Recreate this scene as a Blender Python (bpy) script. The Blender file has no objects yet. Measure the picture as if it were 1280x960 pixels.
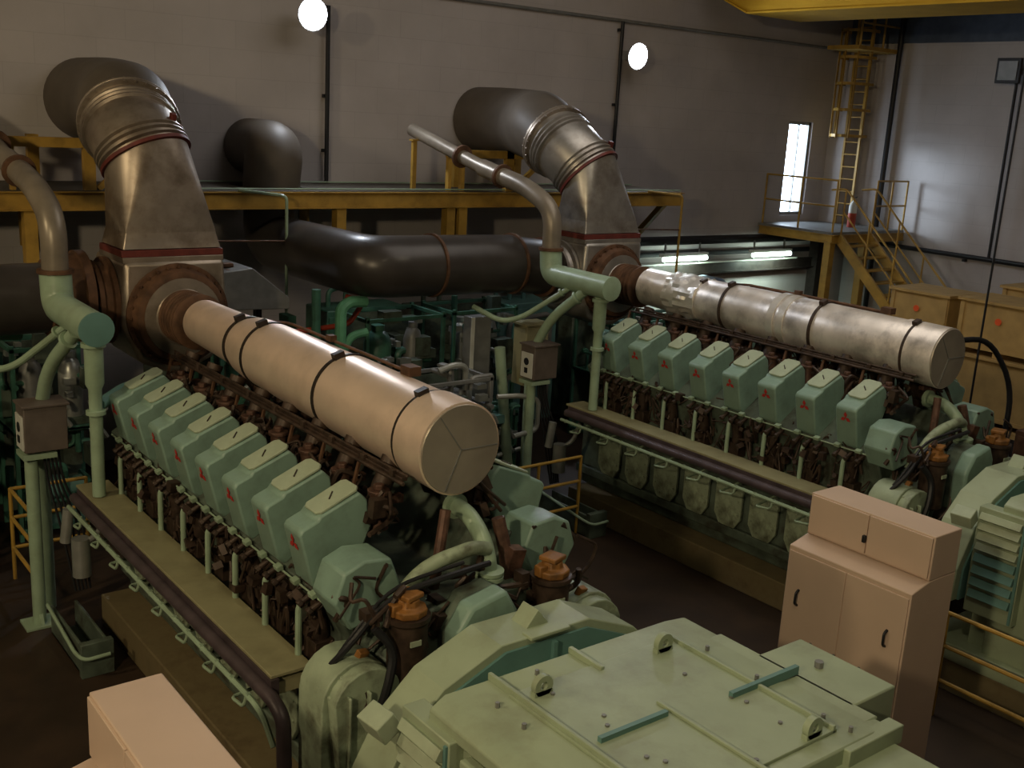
import bpy, bmesh, math, random
from mathutils import Vector as V, Matrix as MX
R_ = random.Random(7)
C = bpy.context.scene.collection
ORG = V((0, 0, 0))

# ---------------------------------------------------------------- materials
def mat(name, col, rough=.5, metal=0., var=.25, scale=6., bump=0., dirt=None, dirt_amt=.5, dirt_scale=3., spec=.4):
    m = bpy.data.materials.new(name); m.use_nodes = True
    n = m.node_tree; b = n.nodes['Principled BSDF']; L = n.links.new
    b.inputs['Roughness'].default_value = rough; b.inputs['Metallic'].default_value = metal
    b.inputs['Specular IOR Level'].default_value = spec
    tc = n.nodes.new('ShaderNodeTexCoord')
    nz = n.nodes.new('ShaderNodeTexNoise'); nz.inputs['Scale'].default_value = scale; nz.inputs['Detail'].default_value = 6
    L(tc.outputs['Object'], nz.inputs['Vector'])
    rp = n.nodes.new('ShaderNodeValToRGB')
    c = V(col)
    rp.color_ramp.elements[0].position = .3; rp.color_ramp.elements[1].position = .7
    rp.color_ramp.elements[0].color = (*(c * (1 - var)), 1); rp.color_ramp.elements[1].color = (*(c * (1 + var * .5)), 1)
    L(nz.outputs['Fac'], rp.inputs['Fac'])
    out = rp.outputs['Color']
    if dirt:
        n2 = n.nodes.new('ShaderNodeTexNoise'); n2.inputs['Scale'].default_value = dirt_scale; n2.inputs['Detail'].default_value = 8
        n2.inputs['Roughness'].default_value = .65
        L(tc.outputs['Object'], n2.inputs['Vector'])
        r2 = n.nodes.new('ShaderNodeValToRGB'); r2.color_ramp.elements[0].position = .48; r2.color_ramp.elements[1].position = .68
        r2.color_ramp.elements[0].color = (0, 0, 0, 1); r2.color_ramp.elements[1].color = (dirt_amt,) * 3 + (1,)
        L(n2.outputs['Fac'], r2.inputs['Fac'])
        mx = n.nodes.new('ShaderNodeMix'); mx.data_type = 'RGBA'
        L(r2.outputs['Color'], mx.inputs['Factor']); L(out, mx.inputs['A']); mx.inputs['B'].default_value = (*dirt, 1)
        out = mx.outputs['Result']
    L(out, b.inputs['Base Color'])
    if bump:
        bp = n.nodes.new('ShaderNodeBump'); bp.inputs['Strength'].default_value = bump; bp.inputs['Distance'].default_value = .02
        L(nz.outputs['Fac'], bp.inputs['Height']); L(bp.outputs['Normal'], b.inputs['Normal'])
    return m
def emit(name, col, s):
    m = bpy.data.materials.new(name); m.use_nodes = True
    b = m.node_tree.nodes['Principled BSDF']
    b.inputs['Base Color'].default_value = (.8, .8, .8, 1)
    b.inputs['Emission Color'].default_value = (*col, 1); b.inputs['Emission Strength'].default_value = s
    return m
RUST = (.10, .045, .02)
M_MINT = mat('mint_enamel', (.33, .39, .265), .42, var=.12, scale=3, dirt=(.16, .15, .09), dirt_amt=.35, dirt_scale=2.5)
M_HEAD = mat('engine_green', (.215, .325, .265), .4, var=.12, scale=4, dirt=(.08, .09, .06), dirt_amt=.35)
M_CAP = mat('pale_green_cap', (.36, .42, .30), .5, var=.12, scale=8, dirt=(.15, .1, .05), dirt_amt=.3)
M_BLOCK = mat('oily_green_block', (.10, .13, .10), .45, var=.4, scale=5, dirt=(.03, .022, .015), dirt_amt=.9)
M_DOOR = mat('worn_green_door', (.30, .36, .25), .5, var=.3, scale=5, dirt=(.05, .04, .02), dirt_amt=.8, dirt_scale=4)
M_PIPE = mat('pale_green_pipe', (.30, .40, .28), .35, var=.12, scale=5, dirt=(.12, .12, .06), dirt_amt=.3)
M_GREEN = mat('plant_green', (.06, .17, .12), .4, var=.25, scale=5, dirt=(.02, .03, .02), dirt_amt=.6)
M_TEAL = mat('teal_panel', (.12, .24, .22), .45, var=.15, scale=4)
M_DARK = mat('oily_dark_metal', (.030, .022, .018), .45, .3, var=.5, scale=9)
M_BROWN = mat('brown_hot_iron', (.060, .038, .027), .5, .3, var=.6, scale=12)
M_BROWN2 = mat('brown_copper_iron', (.13, .068, .048), .5, .3, var=.55, scale=14)
M_PINKISH = mat('heat_stained_copper', (.22, .11, .08), .55, .4, var=.4, scale=9)
M_RUST = mat('rusty_steel', (.13, .065, .035), .65, .3, var=.5, scale=8)
M_RED = mat('oxide_red_flange', (.13, .025, .018), .6, var=.35, scale=9)
M_ALU = mat('aluminium_cladding', (.97, .76, .61), .36, .58, var=.1, scale=2.5, bump=.05, dirt=(.6, .44, .32), dirt_amt=.4, dirt_scale=1.8)
M_ALU2 = mat('scorched_aluminium_cladding', (.90, .82, .74), .40, .55, var=.35, scale=2.2, bump=.12, dirt=(.22, .19, .17), dirt_amt=.8, dirt_scale=1.7)
M_CRUMP = mat('crumpled_foil', (.88, .84, .78), .3, .6, var=.1, scale=5, bump=.8)
M_DISC = mat('brushed_end_plate', (.40, .35, .29), .45, .6, var=.2, scale=3)
M_LAG = mat('dirty_exhaust_steel', (.36, .30, .24), .42, .7, var=.25, scale=3, dirt=(.13, .085, .055), dirt_amt=.65, dirt_scale=2.5)
M_LAG2 = mat('cleaner_exhaust_steel', (.42, .39, .35), .38, .75, var=.25, scale=3, dirt=(.16, .12, .09), dirt_amt=.6, dirt_scale=2.5)
M_DUCT = mat('grey_brown_duct', (.105, .085, .065), .55, .1, var=.2, scale=3)
M_BLKDUCT = mat('dark_air_duct', (.055, .047, .042), .33, .2, var=.25, scale=3)
M_YEL = mat('ochre_yellow_paint', (.42, .25, .045), .5, var=.2, scale=4, dirt=(.12, .07, .02), dirt_amt=.5)
M_GRATE = mat('dark_grating', (.06, .05, .035), .6)
M_CRANE = mat('crane_yellow_paint', (.50, .29, .025), .75, var=.12, scale=2, spec=.1)
M_WALL = mat('painted_block_wall', (.46, .42, .41), .8, var=.08, scale=1.2, dirt=(.36, .32, .30), dirt_amt=.35, dirt_scale=.8)
M_CEIL = mat('grey_ceiling', (.30, .30, .31), .8)
M_BLUE = mat('dark_blue_cladding', (.075, .095, .13), .6)
M_FLOOR = mat('dark_brown_floor', (.040, .024, .015), .5, var=.5, scale=1.2, dirt=(.02, .012, .01), dirt_amt=.6, dirt_scale=2.5)
M_CONC = mat('oily_concrete', (.18, .14, .07), .65, var=.35, scale=2.2, dirt=(.07, .045, .022), dirt_amt=.75, dirt_scale=2.2)
M_CAB = mat('cream_cabinet_paint', (.53, .39, .30), .5, var=.05, scale=3)
M_BOX = mat('brown_grey_box', (.12, .095, .08), .5, var=.2)
M_WHITE = mat('pale_panel', (.55, .55, .5), .5, var=.1)
M_WOOD = mat('crate_plywood', (.48, .31, .11), .65, var=.18, scale=4)
M_BLACK = mat('black_rubber', (.012, .012, .014), .5)
M_GREY = mat('grey_steel', (.22, .22, .21), .45, .3, var=.2)
M_STEEL = mat('bare_pale_steel', (.42, .43, .40), .35, .6, var=.2)
M_ORANGE = mat('orange_cap_paint', (.30, .13, .03), .55, var=.4, scale=14, dirt=(.06, .035, .02), dirt_amt=.9, dirt_scale=7)
M_REDP = mat('red_fire_pipe', (.42, .055, .025), .4)
M_EMB = mat('red_emblem_paint', (.42, .03, .025), .5, var=.1)
M_STICK = mat('orange_red_sticker', (.85, .12, .03), .6, var=.05)
M_LAMP = emit('floodlight_glow', (.86, .91, 1.), 26.)
M_TUBE = emit('fluorescent_glow', (.80, 1., .88), 5.5)
def wall_nodes():
    # faint block joints in the painted wall
    n = M_WALL.node_tree; b = n.nodes['Principled BSDF']; L = n.links.new
    src = b.inputs['Base Color'].links[0].from_socket
    tc = n.nodes.new('ShaderNodeTexCoord'); sp = n.nodes.new('ShaderNodeSeparateXYZ'); cb = n.nodes.new('ShaderNodeCombineXYZ')
    ad = n.nodes.new('ShaderNodeMath'); ad.operation = 'ADD'
    L(tc.outputs['Object'], sp.inputs[0]); L(sp.outputs[0], ad.inputs[0]); L(sp.outputs[1], ad.inputs[1])
    L(ad.outputs[0], cb.inputs[0]); L(sp.outputs[2], cb.inputs[1])
    bt = n.nodes.new('ShaderNodeTexBrick'); bt.inputs['Scale'].default_value = 1.
    bt.inputs['Brick Width'].default_value = .8; bt.inputs['Row Height'].default_value = .4; bt.inputs['Mortar Size'].default_value = .006
    bt.inputs['Color1'].default_value = (1, 1, 1, 1); bt.inputs['Color2'].default_value = (.97, .97, .97, 1); bt.inputs['Mortar'].default_value = (.90, .90, .90, 1)
    L(cb.outputs[0], bt.inputs['Vector'])
    mx = n.nodes.new('ShaderNodeMix'); mx.data_type = 'RGBA'; mx.blend_type = 'MULTIPLY'; mx.inputs['Factor'].default_value = 1
    L(src, mx.inputs['A']); L(bt.outputs['Color'], mx.inputs['B']); L(mx.outputs['Result'], b.inputs['Base Color'])
wall_nodes()
def glass_mat():
    m = bpy.data.materials.new('door_glass'); m.use_nodes = True; n = m.node_tree; n.nodes.clear()
    o = n.nodes.new('ShaderNodeOutputMaterial'); t = n.nodes.new('ShaderNodeBsdfTransparent'); g = n.nodes.new('ShaderNodeBsdfGlossy')
    g.inputs['Roughness'].default_value = .05; t.inputs['Color'].default_value = (.92, .96, 1, 1)
    mx = n.nodes.new('ShaderNodeMixShader'); mx.inputs[0].default_value = .06
    n.links.new(t.outputs[0], mx.inputs[1]); n.links.new(g.outputs[0], mx.inputs[2]); n.links.new(mx.outputs[0], o.inputs[0])
    return m
M_GLASS = glass_mat()

# ---------------------------------------------------------------- mesh builder
def frame(d):
    d = d.normalized(); a = V((0, 0, 1)) if abs(d.z) < .9 else V((1, 0, 0))
    u = d.cross(a).normalized(); return u, d.cross(u).normalized()
def rounded(pts, rad, k=5):
    pts = [V(p) for p in pts]
    if rad <= 0 or len(pts) < 3: return pts
    out = [pts[0]]
    for i in range(1, len(pts) - 1):
        a, b, c = pts[i - 1], pts[i], pts[i + 1]
        d1, d2 = (a - b), (c - b); r = min(rad, d1.length * .49, d2.length * .49)
        p, q = b + d1.normalized() * r, b + d2.normalized() * r
        for j in range(k + 1):
            t = j / k; out.append(p.lerp(b, t).lerp(b.lerp(q, t), t))
    out.append(pts[-1]); return out
class MB:
    def __init__(s): s.bm = bmesh.new()
    def rings(s, rings, cap=True, closed=True):
        vs = [[s.bm.verts.new(p) for p in r] for r in rings]; n = len(vs[0])
        for a, b in zip(vs, vs[1:]):
            for i in range(n if closed else n - 1):
                j = (i + 1) % n; s.bm.faces.new((a[i], a[j], b[j], b[i]))
        if cap: s.bm.faces.new(vs[0][::-1]); s.bm.faces.new(vs[-1])
        return s
    def box(s, x0, x1, y0, y1, z0, z1, m=None):
        P = [V(p) for p in ((x0, y0, z0), (x1, y0, z0), (x1, y1, z0), (x0, y1, z0), (x0, y0, z1), (x1, y0, z1), (x1, y1, z1), (x0, y1, z1))]
        if m is not None: P = [m @ p for p in P]
        return s.rings([P[:4], P[4:]])
    def obox(s, c, size, rot=(0, 0, 0)):
        from mathutils import Euler
        m = MX.Translation(V(c)) @ Euler(rot).to_matrix().to_4x4(); a, b, d = [q / 2 for q in size]
        return s.box(-a, a, -b, b, -d, d, m)
    def bar(s, p, q, w, h=None):
        p, q = V(p), V(q); h = h or w; u, v = frame(q - p)
        r = [[c + u * a * w / 2 + v * b * h / 2 for a, b in ((-1, -1), (1, -1), (1, 1), (-1, 1))] for c in (p, q)]
        return s.rings(r)
    def circ(s, c, u, v, r, n): return [c + u * (r * math.cos(2 * math.pi * i / n)) + v * (r * math.sin(2 * math.pi * i / n)) for i in range(n)]
    def lathe(s, p, d, prof, n=24, cap=True):
        p, d = V(p), V(d).normalized(); u, v = frame(d)
        return s.rings([s.circ(p + d * t, u, v, max(r, .0005), n) for t, r in prof], cap)
    def cyl(s, p, q, r0, r1=None, n=14):
        p, q = V(p), V(q); return s.lathe(p, q - p, [(0, r0), ((q - p).length, r0 if r1 is None else r1)], n)
    def tube(s, pts, r, n=8, rad=0., k=5):
        pts = rounded(pts, rad, k); rr = r if isinstance(r, (list, tuple)) else None
        d = (pts[1] - pts[0]).normalized(); u, v = frame(d); rings = []
        for i, p in enumerate(pts):
            if 0 < i < len(pts) - 1: e = (pts[i + 1] - pts[i]).normalized() + (pts[i] - pts[i - 1]).normalized()
            elif i == 0: e = pts[1] - pts[0]
            else: e = pts[-1] - pts[-2]
            e = e.normalized(); u = (u - e * u.dot(e)).normalized(); v = e.cross(u)
            ra = r if rr is None else rr[0] + (rr[1] - rr[0]) * i / (len(pts) - 1)
            rings.append(s.circ(p, u, v, ra, n))
        return s.rings(rings)
    def prism(s, poly, ax, a, b, m=None):
        f = {'X': lambda p, t: V((t, p[0], p[1])), 'Y': lambda p, t: V((p[0], t, p[1])), 'Z': lambda p, t: V((p[0], p[1], t))}[ax]
        r = [[f(p, t) for p in poly] for t in (a, b)]
        if m is not None: r = [[m @ p for p in q] for q in r]
        return s.rings(r)
    def build(s, name, m, parent=None, bevel=0., org=None, ang=.6):
        o0 = ORG if org is None else V(org)
        for vt in s.bm.verts: vt.co -= o0
        bmesh.ops.recalc_face_normals(s.bm, faces=s.bm.faces)
        for f in s.bm.faces: f.smooth = True
        for e in s.bm.edges:
            if len(e.link_faces) == 2 and e.calc_face_angle(0) > ang: e.smooth = False
        me = bpy.data.meshes.new(name); s.bm.to_mesh(me); s.bm.free(); me.materials.append(m)
        o = bpy.data.objects.new(name, me); C.objects.link(o)
        if parent: o.parent = parent
        else: o.location = o0
        if bevel:
            b = o.modifiers.new('bevel', 'BEVEL'); b.width = bevel; b.segments = 2; b.limit_method = 'ANGLE'; b.angle_limit = .6
        return o
def tag(o, label=None, cat=None, group=None, kind=None):
    if label: o['label'] = label
    if cat: o['category'] = cat
    if group: o['group'] = group
    if kind: o['kind'] = kind
    return o
def thing(name, label, cat, loc, group=None, org=None):
    global ORG
    o = bpy.data.objects.new(name, None); C.objects.link(o); o.location = loc; o.empty_display_size = .1
    ORG = V(loc) if org is None else V(org)
    return tag(o, label, cat, group)
def dup(o, parent, loc):
    c = o.copy(); C.objects.link(c); c.parent = parent; c.location = loc
    for ch in list(o.children):
        g = ch.copy(); C.objects.link(g); g.parent = c
    return c
def at0(loc=(0, 0, 0)):
    global ORG
    ORG = V(loc)
def struct(name, mb, m, bevel=0):
    at0(); return tag(mb.build(name, m, None, bevel), kind='structure')
def beam_i(mb, p0, p1, h, w, t=.014):
    # I-beam between two points (horizontal)
    p0, p1 = V(p0), V(p1)
    mb.bar(p0, p1, t, h) if abs((p1 - p0).normalized().z) > .9 else None
    up = V((0, 0, 1))
    d = (p1 - p0).normalized(); sd = d.cross(up).normalized()
    for c, ww, hh in ((0, t, h), (h / 2, w, t), (-h / 2, w, t)):
        mb.rings([[q + sd * a * ww / 2 + up * (c + b * hh / 2) for a, b in ((-1, -1), (1, -1), (1, 1), (-1, 1))] for q in (p0, p1)])
    return mb

# ---------------------------------------------------------------- setting
FARY, RX, DOORX0, DOORX1, DOORZ0, DOORZ1 = 15.6, 21.5, 19.6, 20.42, 3.45, 5.5
struct('floor', MB().box(-5, RX, -4, FARY, -.1, 0), M_FLOOR)
w = MB(); w.box(-5, DOORX0, FARY, FARY + .3, 0, 9.6); w.box(DOORX1, RX + .3, FARY, FARY + .3, 0, 9.6)
w.box(DOORX0, DOORX1, FARY, FARY + .3, 0, DOORZ0); w.box(DOORX0, DOORX1, FARY, FARY + .3, DOORZ1, 9.6)
struct('wall_far', w, M_WALL)
struct('wall_right', MB().box(RX, RX + .3, -4, FARY, 0, 9.6), M_WALL)
struct('wall_left', MB().box(-5.3, -5, -4, FARY + .3, 0, 9.6), M_WALL)
struct('wall_near', MB().box(-5.3, RX + .3, -4.3, -4, 0, 9.6), M_WALL)
struct('ceiling', MB().box(-5.3, RX + .3, -4.3, FARY + .3, 9.6, 9.8), M_CEIL)
struct('trim_1', MB().box(21.02, RX, 15.12, FARY, 0, 6.95), M_WALL)
struct('trim_2', MB().box(RX - .08, RX, -4, FARY, 7.25, 9.6), M_BLUE)
d = MB()
for x in (DOORX0, DOORX1 - .07): d.box(x, x + .07, FARY + .05, FARY + .14, DOORZ0, DOORZ1)
d.box(DOORX0, DOORX1, FARY + .05, FARY + .14, DOORZ1 - .07, DOORZ1); d.box(DOORX0, DOORX1, FARY + .05, FARY + .14, DOORZ0, DOORZ0 + .07)
d.box(20.02, 20.05, FARY + .06, FARY + .12, DOORZ0, DOORZ1)
dr = struct('door_1', d, M_GREY)
g = MB().box(DOORX0 + .05, DOORX1 - .05, FARY + .09, FARY + .1, DOORZ0 + .05, DOORZ1 - .05).build('pane', M_GLASS, dr)
XC1, XC2, DY2 = 4.13, 10.55, .2
for i, (xc, dy) in enumerate(((XC1, 0), (XC2, DY2))):
    p = MB().box(xc - 1.07, xc + 1.07, 2.2 + dy, 10.45 + dy, 0, .33)
    struct('concrete_plinth', p, M_CONC, .015)

# ---------------------------------------------------------------- the V engines
PITCH, Y0 = .53, 6.22
YS = [Y0 + PITCH * k for k in range(8)]
def head_cover(eng, s):
    # one rocker cover at y = 0; s = -1 visible bank, +1 far bank
    f = lambda x: -s * x
    prof = [(-1.05, 2.49), (-1.03, 2.525), (-.915, 2.572), (-.90, 2.60), (-.60, 2.72), (-.54, 2.66), (-.50, 2.46), (-.58, 2.28), (-.76, 2.10), (-.90, 2.06), (-.955, 2.11)]
    h = MB().prism([(f(x), z) for x, z in prof], 'Y', -.128, .128).build('head_cover', M_HEAD, eng, .02, (0, 0, 0))
    a, b = V((f(-.905), 0, 2.595)), V((f(-.59), 0, 2.733)); d = (b - a).normalized(); nn = V((-d.z, 0, d.x)); nn = nn if nn.z > 0 else -nn
    poly = [(0, -.075), (.03, -.11), (.32, -.11), (.35, -.075), (.35, .075), (.32, .11), (.03, .11), (0, .075)]
    c = MB(); c.rings([[a + d * u + V((0, v, 0)) + nn * t for u, v in poly] for t in (0, .022)])
    cap = c.build('top_cap', M_CAP, h, .006, (0, 0, 0))
    q = MB(); mid = a + d * .175 + nn * .025; q.bar(mid - d * .03 - V((0, .03, 0)), mid + d * .03 + V((0, .03, 0)), .008, .012)
    q.build('latch', M_BROWN, h, 0, (0, 0, 0))
    # three-lozenge emblem on the outer face
    e = MB(); px = f(-1.036); n = V((-1 if px < 0 else 1, 0, -.25)).normalized()
    cz = V((f(-1.0275), 0, 2.40))
    for k in range(3):
        t = math.radians(90 + 120 * k); up_ = V((0, 1, 0)).cross(n).normalized(); up_ = up_ if up_.z > 0 else -up_; dr_ = V((0, 1, 0)) * math.cos(t) + up_ * math.sin(t); sd = V((0, -1, 0)) * math.sin(t) + up_ * math.cos(t)
        L, W = .068, .021
        pts = [cz + n * .004, cz + dr_ * L / 2 + sd * W + n * .004, cz + dr_ * L + n * .004, cz + dr_ * L / 2 - sd * W + n * .004]
        e.rings([[p for p in pts], [p + n * .004 for p in pts]])
    e.build('emblem', M_EMB, h, 0, (0, 0, 0))
    return h
def fuel_pump(eng, s):
    f = lambda x: -s * x
    p = MB(); p.cyl((f(-.84), 0, 1.60), (f(-.88), 0, 1.92), .065, n=12); p.cyl((f(-.88), 0, 1.92), (f(-.89), 0, 1.98), .04, n=10)
    p.box(min(f(-.93), f(-.76)), max(f(-.93), f(-.76)), -.09, .09, 1.52, 1.68)
    p.cyl((f(-.80), .1, 1.66), (f(-.98), .13, 1.73), .03, n=10)
    for yy in (-.16, -.02, .12): p.cyl((f(-.86), yy, 2.06), (f(-1.0), yy + .02, 1.97), .022, n=8); p.cyl((f(-.99), yy + .02, 1.975), (f(-1.02), yy + .02, 1.955), .032, n=6)
    return p.build('fuel_pump', M_BROWN, eng, .004, (0, 0, 0))
def l_pipe(eng, s):
    f = lambda x: -s * x
    p = MB(); p.tube([(f(-1.0), 0, 1.42), (f(-1.0), 0, 1.95), (f(-.84), .02, 1.98)], .024, 10, .06)
    return p.build('coolant_pipe', M_PIPE, eng, 0, (0, 0, 0))
def branch(eng, s):
    f = lambda x: -s * x
    p = MB(); p.tube([(f(-.56), 0, 2.40), (f(-.38), 0, 2.50), (f(-.22), .02, 2.86)], .075, 12, .12)
    p.cyl((f(-.50), 0, 2.36), (f(-.46), 0, 2.46), .105, n=12)
    o = p.build('exhaust_branch', M_BROWN, eng, 0, (0, 0, 0))
    t = MB(); t.cyl((f(-.41), -.12, 2.40), (f(-.41), -.12, 2.66), .075, .065, 14); t.cyl((f(-.41), -.12, 2.66), (f(-.41), -.12, 2.69), .085, n=8); t.cyl((f(-.41), -.12, 2.69), (f(-.41), -.12, 2.73), .04, n=6); t.obox((f(-.30), -.12, 2.6), (.16, .06, .06))
    t.build('bolted_flange', M_BROWN2, o, .006, (0, 0, 0))
    return o
def post(eng, s):
    f = lambda x: -s * x
    return MB().bar((f(-.46), 0, 2.40), (f(-.36), 0, 2.80), .03, .018).build('bracket_post', M_RUST, eng, 0, (0, 0, 0))
def engine(xc, dy, label, second):
    eng = thing('diesel_engine', label, 'engine', (xc, 8 + dy, .33), 'V engines in the hall', (0, 8, .33))
    b = MB()
    b.box(-.74, .74, 5.75, 10.55, .33, .55); b.box(-.82, .82, 5.7, 10.6, .48, .60)
    b.box(-.78, .78, 5.75, 10.55, .6, 1.36)
    b.prism([(-.80, 1.36), (-.78, 1.75), (-.93, 2.05), (-.55, 2.30), (-.25, 1.9), (.25, 1.9), (.55, 2.30), (.93, 2.05), (.78, 1.75), (.80, 1.36)], 'Y', 5.85, 10.4)
    b.build('engine_block', M_BLOCK, eng, .015)
    for s in (-1, 1):
        f = lambda x: -s * x
        h0 = head_cover(eng, s); p0 = fuel_pump(eng, s); l0 = l_pipe(eng, s); r0 = branch(eng, s); q0 = post(eng, s)
        for k, y in enumerate(YS):
            for o, dyy in ((h0, 0), (p0, -.05), (l0, -.02), (r0, .06), (q0, .3)):
                if k == 0: o.location = (0, y + dyy - 8, -.33)
                else: dup(o, eng, (0, y + dyy - 8, -.33))
        # crankcase doors
        dm = MB(); x0 = f(-.82)
        poly = [(-.205, .74), (-.12, .61), (.12, .61), (.205, .74), (.205, 1.10), (.18, 1.14), (-.18, 1.14), (-.205, 1.10)]
        dm.prism(poly, 'X', x0 - .02, x0 + .02)
        for a in range(8):
            t = a * math.pi / 4 + .4; dm.cyl((x0 - .03, .17 * math.cos(t), .88 + .22 * math.sin(t)), (x0 + .03, .17 * math.cos(t), .88 + .22 * math.sin(t)), .014, n=6)
        d0 = dm.build('crankcase_door', M_DOOR, eng, .008, (0, 0, 0))
        for k, y in enumerate(YS):
            if k == 0: d0.location = (0, y - 8, -.33)
            else: dup(d0, eng, (0, y - 8, -.33))
        # fuel rail with pale unions
        rl = MB(); rl.cyl((f(-.95), 5.95, 2.05), (f(-.95), 10.3, 2.05), .009, n=6)
        for k in range(16):
            y = 6.05 + k * .265; rl.obox((f(-.97), y, 2.07), (.05, .07, .035), (0, .3 * s, 0))
        rl.build('fuel_rail', M_PIPE, eng, .004)
        # tangle of small-bore pipework between pumps and heads
        tg = MB(); rr = random.Random(11 + s)
        for k in range(110):
            y = rr.uniform(6.0, 10.25); z = rr.uniform(1.55, 2.02); x = rr.uniform(-.98, -.84)
            pts = [(f(x), y, z)]
            for j in range(3):
                pts.append((f(rr.uniform(-.98, -.78)), y + rr.uniform(-.14, .14), min(2.12, max(1.5, z + rr.uniform(-.25, .25)))))
            tg.tube(pts, rr.choice((.008, .012, .017)), 6, .05, 3)
        for k in range(40):
            y = rr.uniform(6.0, 10.2); tg.obox((f(rr.uniform(-1.0, -.84)), y, rr.uniform(1.58, 2.05)), (rr.uniform(.04, .09), rr.uniform(.04, .1), rr.uniform(.04, .09)), (rr.uniform(-.4, .4),) * 3)
        tag(tg.build('injection_pipework', M_BROWN if s < 0 else M_DARK, eng), kind='stuff')
        tg = MB()
        for k in range(80):
            y = rr.uniform(5.95, 10.2); pts = [(f(rr.uniform(-.62, -.5)), y, 2.45)]
            for j in range(3): pts.append((f(rr.uniform(-.5, -.28)), y + rr.uniform(-.15, .15), rr.uniform(2.42, 2.72)))
            tg.tube(pts, rr.choice((.009, .014, .02)), 6, .05, 3)
        for k in range(26):
            tg.obox((f(rr.uniform(-.52, -.3)), rr.uniform(6, 10.1), rr.uniform(2.42, 2.64)), (rr.uniform(.05, .12), rr.uniform(.05, .12), rr.uniform(.05, .14)), (rr.uniform(-.5, .5),) * 3)
        tag(tg.build('valley_pipework', M_BROWN, eng), kind='stuff')
        ct = MB(); ct.box(min(f(-.36), f(-.31)), max(f(-.36), f(-.31)), 5.95, 10.0, 2.80, 2.83)
        ct.cyl((f(-.375), 5.9, 2.80), (f(-.375), 10.2, 2.80), .016, n=8); ct.cyl((f(-.34), 5.9, 2.85), (f(-.34), 10.2, 2.85), .012, n=8)
        for k in range(9): ct.obox((f(-.36), 6.0 + k * .5 + rr.uniform(-.1, .1), 2.83), (.04, .05, .06))
        ct.build('cable_tray', M_BROWN, eng, .004)
        # walkway plate with its dark pipe, pale drain line and loops below
        wk = MB(); xs = sorted((f(-1.29), f(-.98))); wk.box(xs[0], xs[1], 6.02, 10.36, 1.545, 1.57)
        for k in range(9): wk.box(xs[0] + .01, xs[1], 6.05 + k * .53, 6.09 + k * .53, 1.40, 1.55)
        wk.build('walkway_plate', M_PLATE, eng, .004)
        dk = MB(); dk.tube([(f(-1.325), 10.3, 1.46), (f(-1.325), 5.92, 1.46), (f(-1.325), 5.76, 1.40), (f(-1.325), 5.72, .34)], .05, 14, .14)
        dk.box(min(f(-1.30), f(-1.24)), max(f(-1.30), f(-1.24)), 6.0, 10.3, 1.40, 1.545)
        dk.build('drain_main', M_DKPIPE, eng)
        pl = MB(); pl.tube([(f(-1.37), 10.35, 1.36), (f(-1.37), 6.15, 1.36), (f(-1.36), 6.0, 1.32), (f(-1.35), 5.85, 1.15)], .022, 8, .1)
        for k in range(16): pl.obox((f(-1.37), 6.2 + k * .27, 1.36), (.03, .03, .045))
        pl.build('leak_pipe', M_PIPE, eng)
        lm = MB(); lm.tube([(f(-1.37), -.13, 1.36), (f(-1.39), -.13, 1.27), (f(-1.39), .08, 1.24), (f(-1.1), .12, 1.25), (f(-.83), .12, 1.32)], .013, 8, .05)
        l1 = lm.build('drain_loop', M_PIPE, eng, 0, (0, 0, 0))
        for k, y in enumerate(YS):
            if k == 0: l1.location = (0, y + .14 - 8, -.33)
            else: dup(l1, eng, (0, y + .14 - 8, -.33))
        # end housing of each bank (gear end)
        eh = MB(); eh.prism([(f(-1.02), 2.16), (f(-.95), 2.36), (f(-.80), 2.42), (f(-.60), 2.40), (f(-.52), 2.2), (f(-.62), 2.0), (f(-.9), 1.95)], 'Y', 5.66, 5.98)
        eh.build('bank_end_cover', M_HEAD, eng, .018)
        # bulged pump housing low at the end
        ph = MB(); pf_ = [(f(-.98 + .26 * math.cos(t)), 1.62 + .26 * math.sin(t)) for t in [math.pi * k / 10 for k in range(11)]]
        ph.prism(pf_ + [(f(-1.24), .9), (f(-.72), .9)], 'Y', 5.40, 5.72); ph.prism([(x * .98, z - .02) for x, z in pf_[1:10]] + [(f(-1.15), 1.1), (f(-.85), 1.1)], 'Y', 5.30, 5.42)
        for k in range(3): ph.box(min(f(-1.12 + k * .14), f(-1.10 + k * .14)), max(f(-1.12 + k * .14), f(-1.10 + k * .14)), 5.26, 5.31, 1.1, 1.72)
        for k in range(5):
            t = math.pi * (.1 + .2 * k); ph.cyl((f(-.98 + .22 * math.cos(t)), 5.37, 1.62 + .22 * math.sin(t)), (f(-.98 + .22 * math.cos(t)), 5.41, 1.62 + .22 * math.sin(t)), .018, n=6)
        o = ph.build('pump_housing', M_DOOR, eng, .012)
        MB().obox((f(-.93), 5.46, 1.88), (.08, .05, .07), (.3, .2, .2)).build('orange_plug', M_ORANGE, o, .006)
        # dark filter with an orange head
        fx = f(-.64 if s < 0 else -.56); ft = MB()
        ft.lathe((fx, 5.38, 1.60), (0, 0, 1), [(0, .08), (.03, .13), (.48, .135), (.50, .15), (.53, .15)], 18)
        o = ft.build('oil_filter', M_BROWN, eng)
        oc = MB(); oc.lathe((fx, 5.38, 2.13), (0, 0, 1), [(0, .125), (.05, .13), (.06, .08), (.11, .075)], 8); oc.obox((fx, 5.38, 2.26), (.15, .14, .035), (0, 0, .3)); oc.obox((fx - .10, 5.38, 2.18), (.07, .07, .08))
        oc.build('orange_head', M_ORANGE, o, .008)
        MB().obox((fx - .02, 5.245, 1.98), (.08, .012, .035), (0, 0, 0)).build('name_plate', M_CAP, o)
        at0((0, 8, .33))
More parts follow.
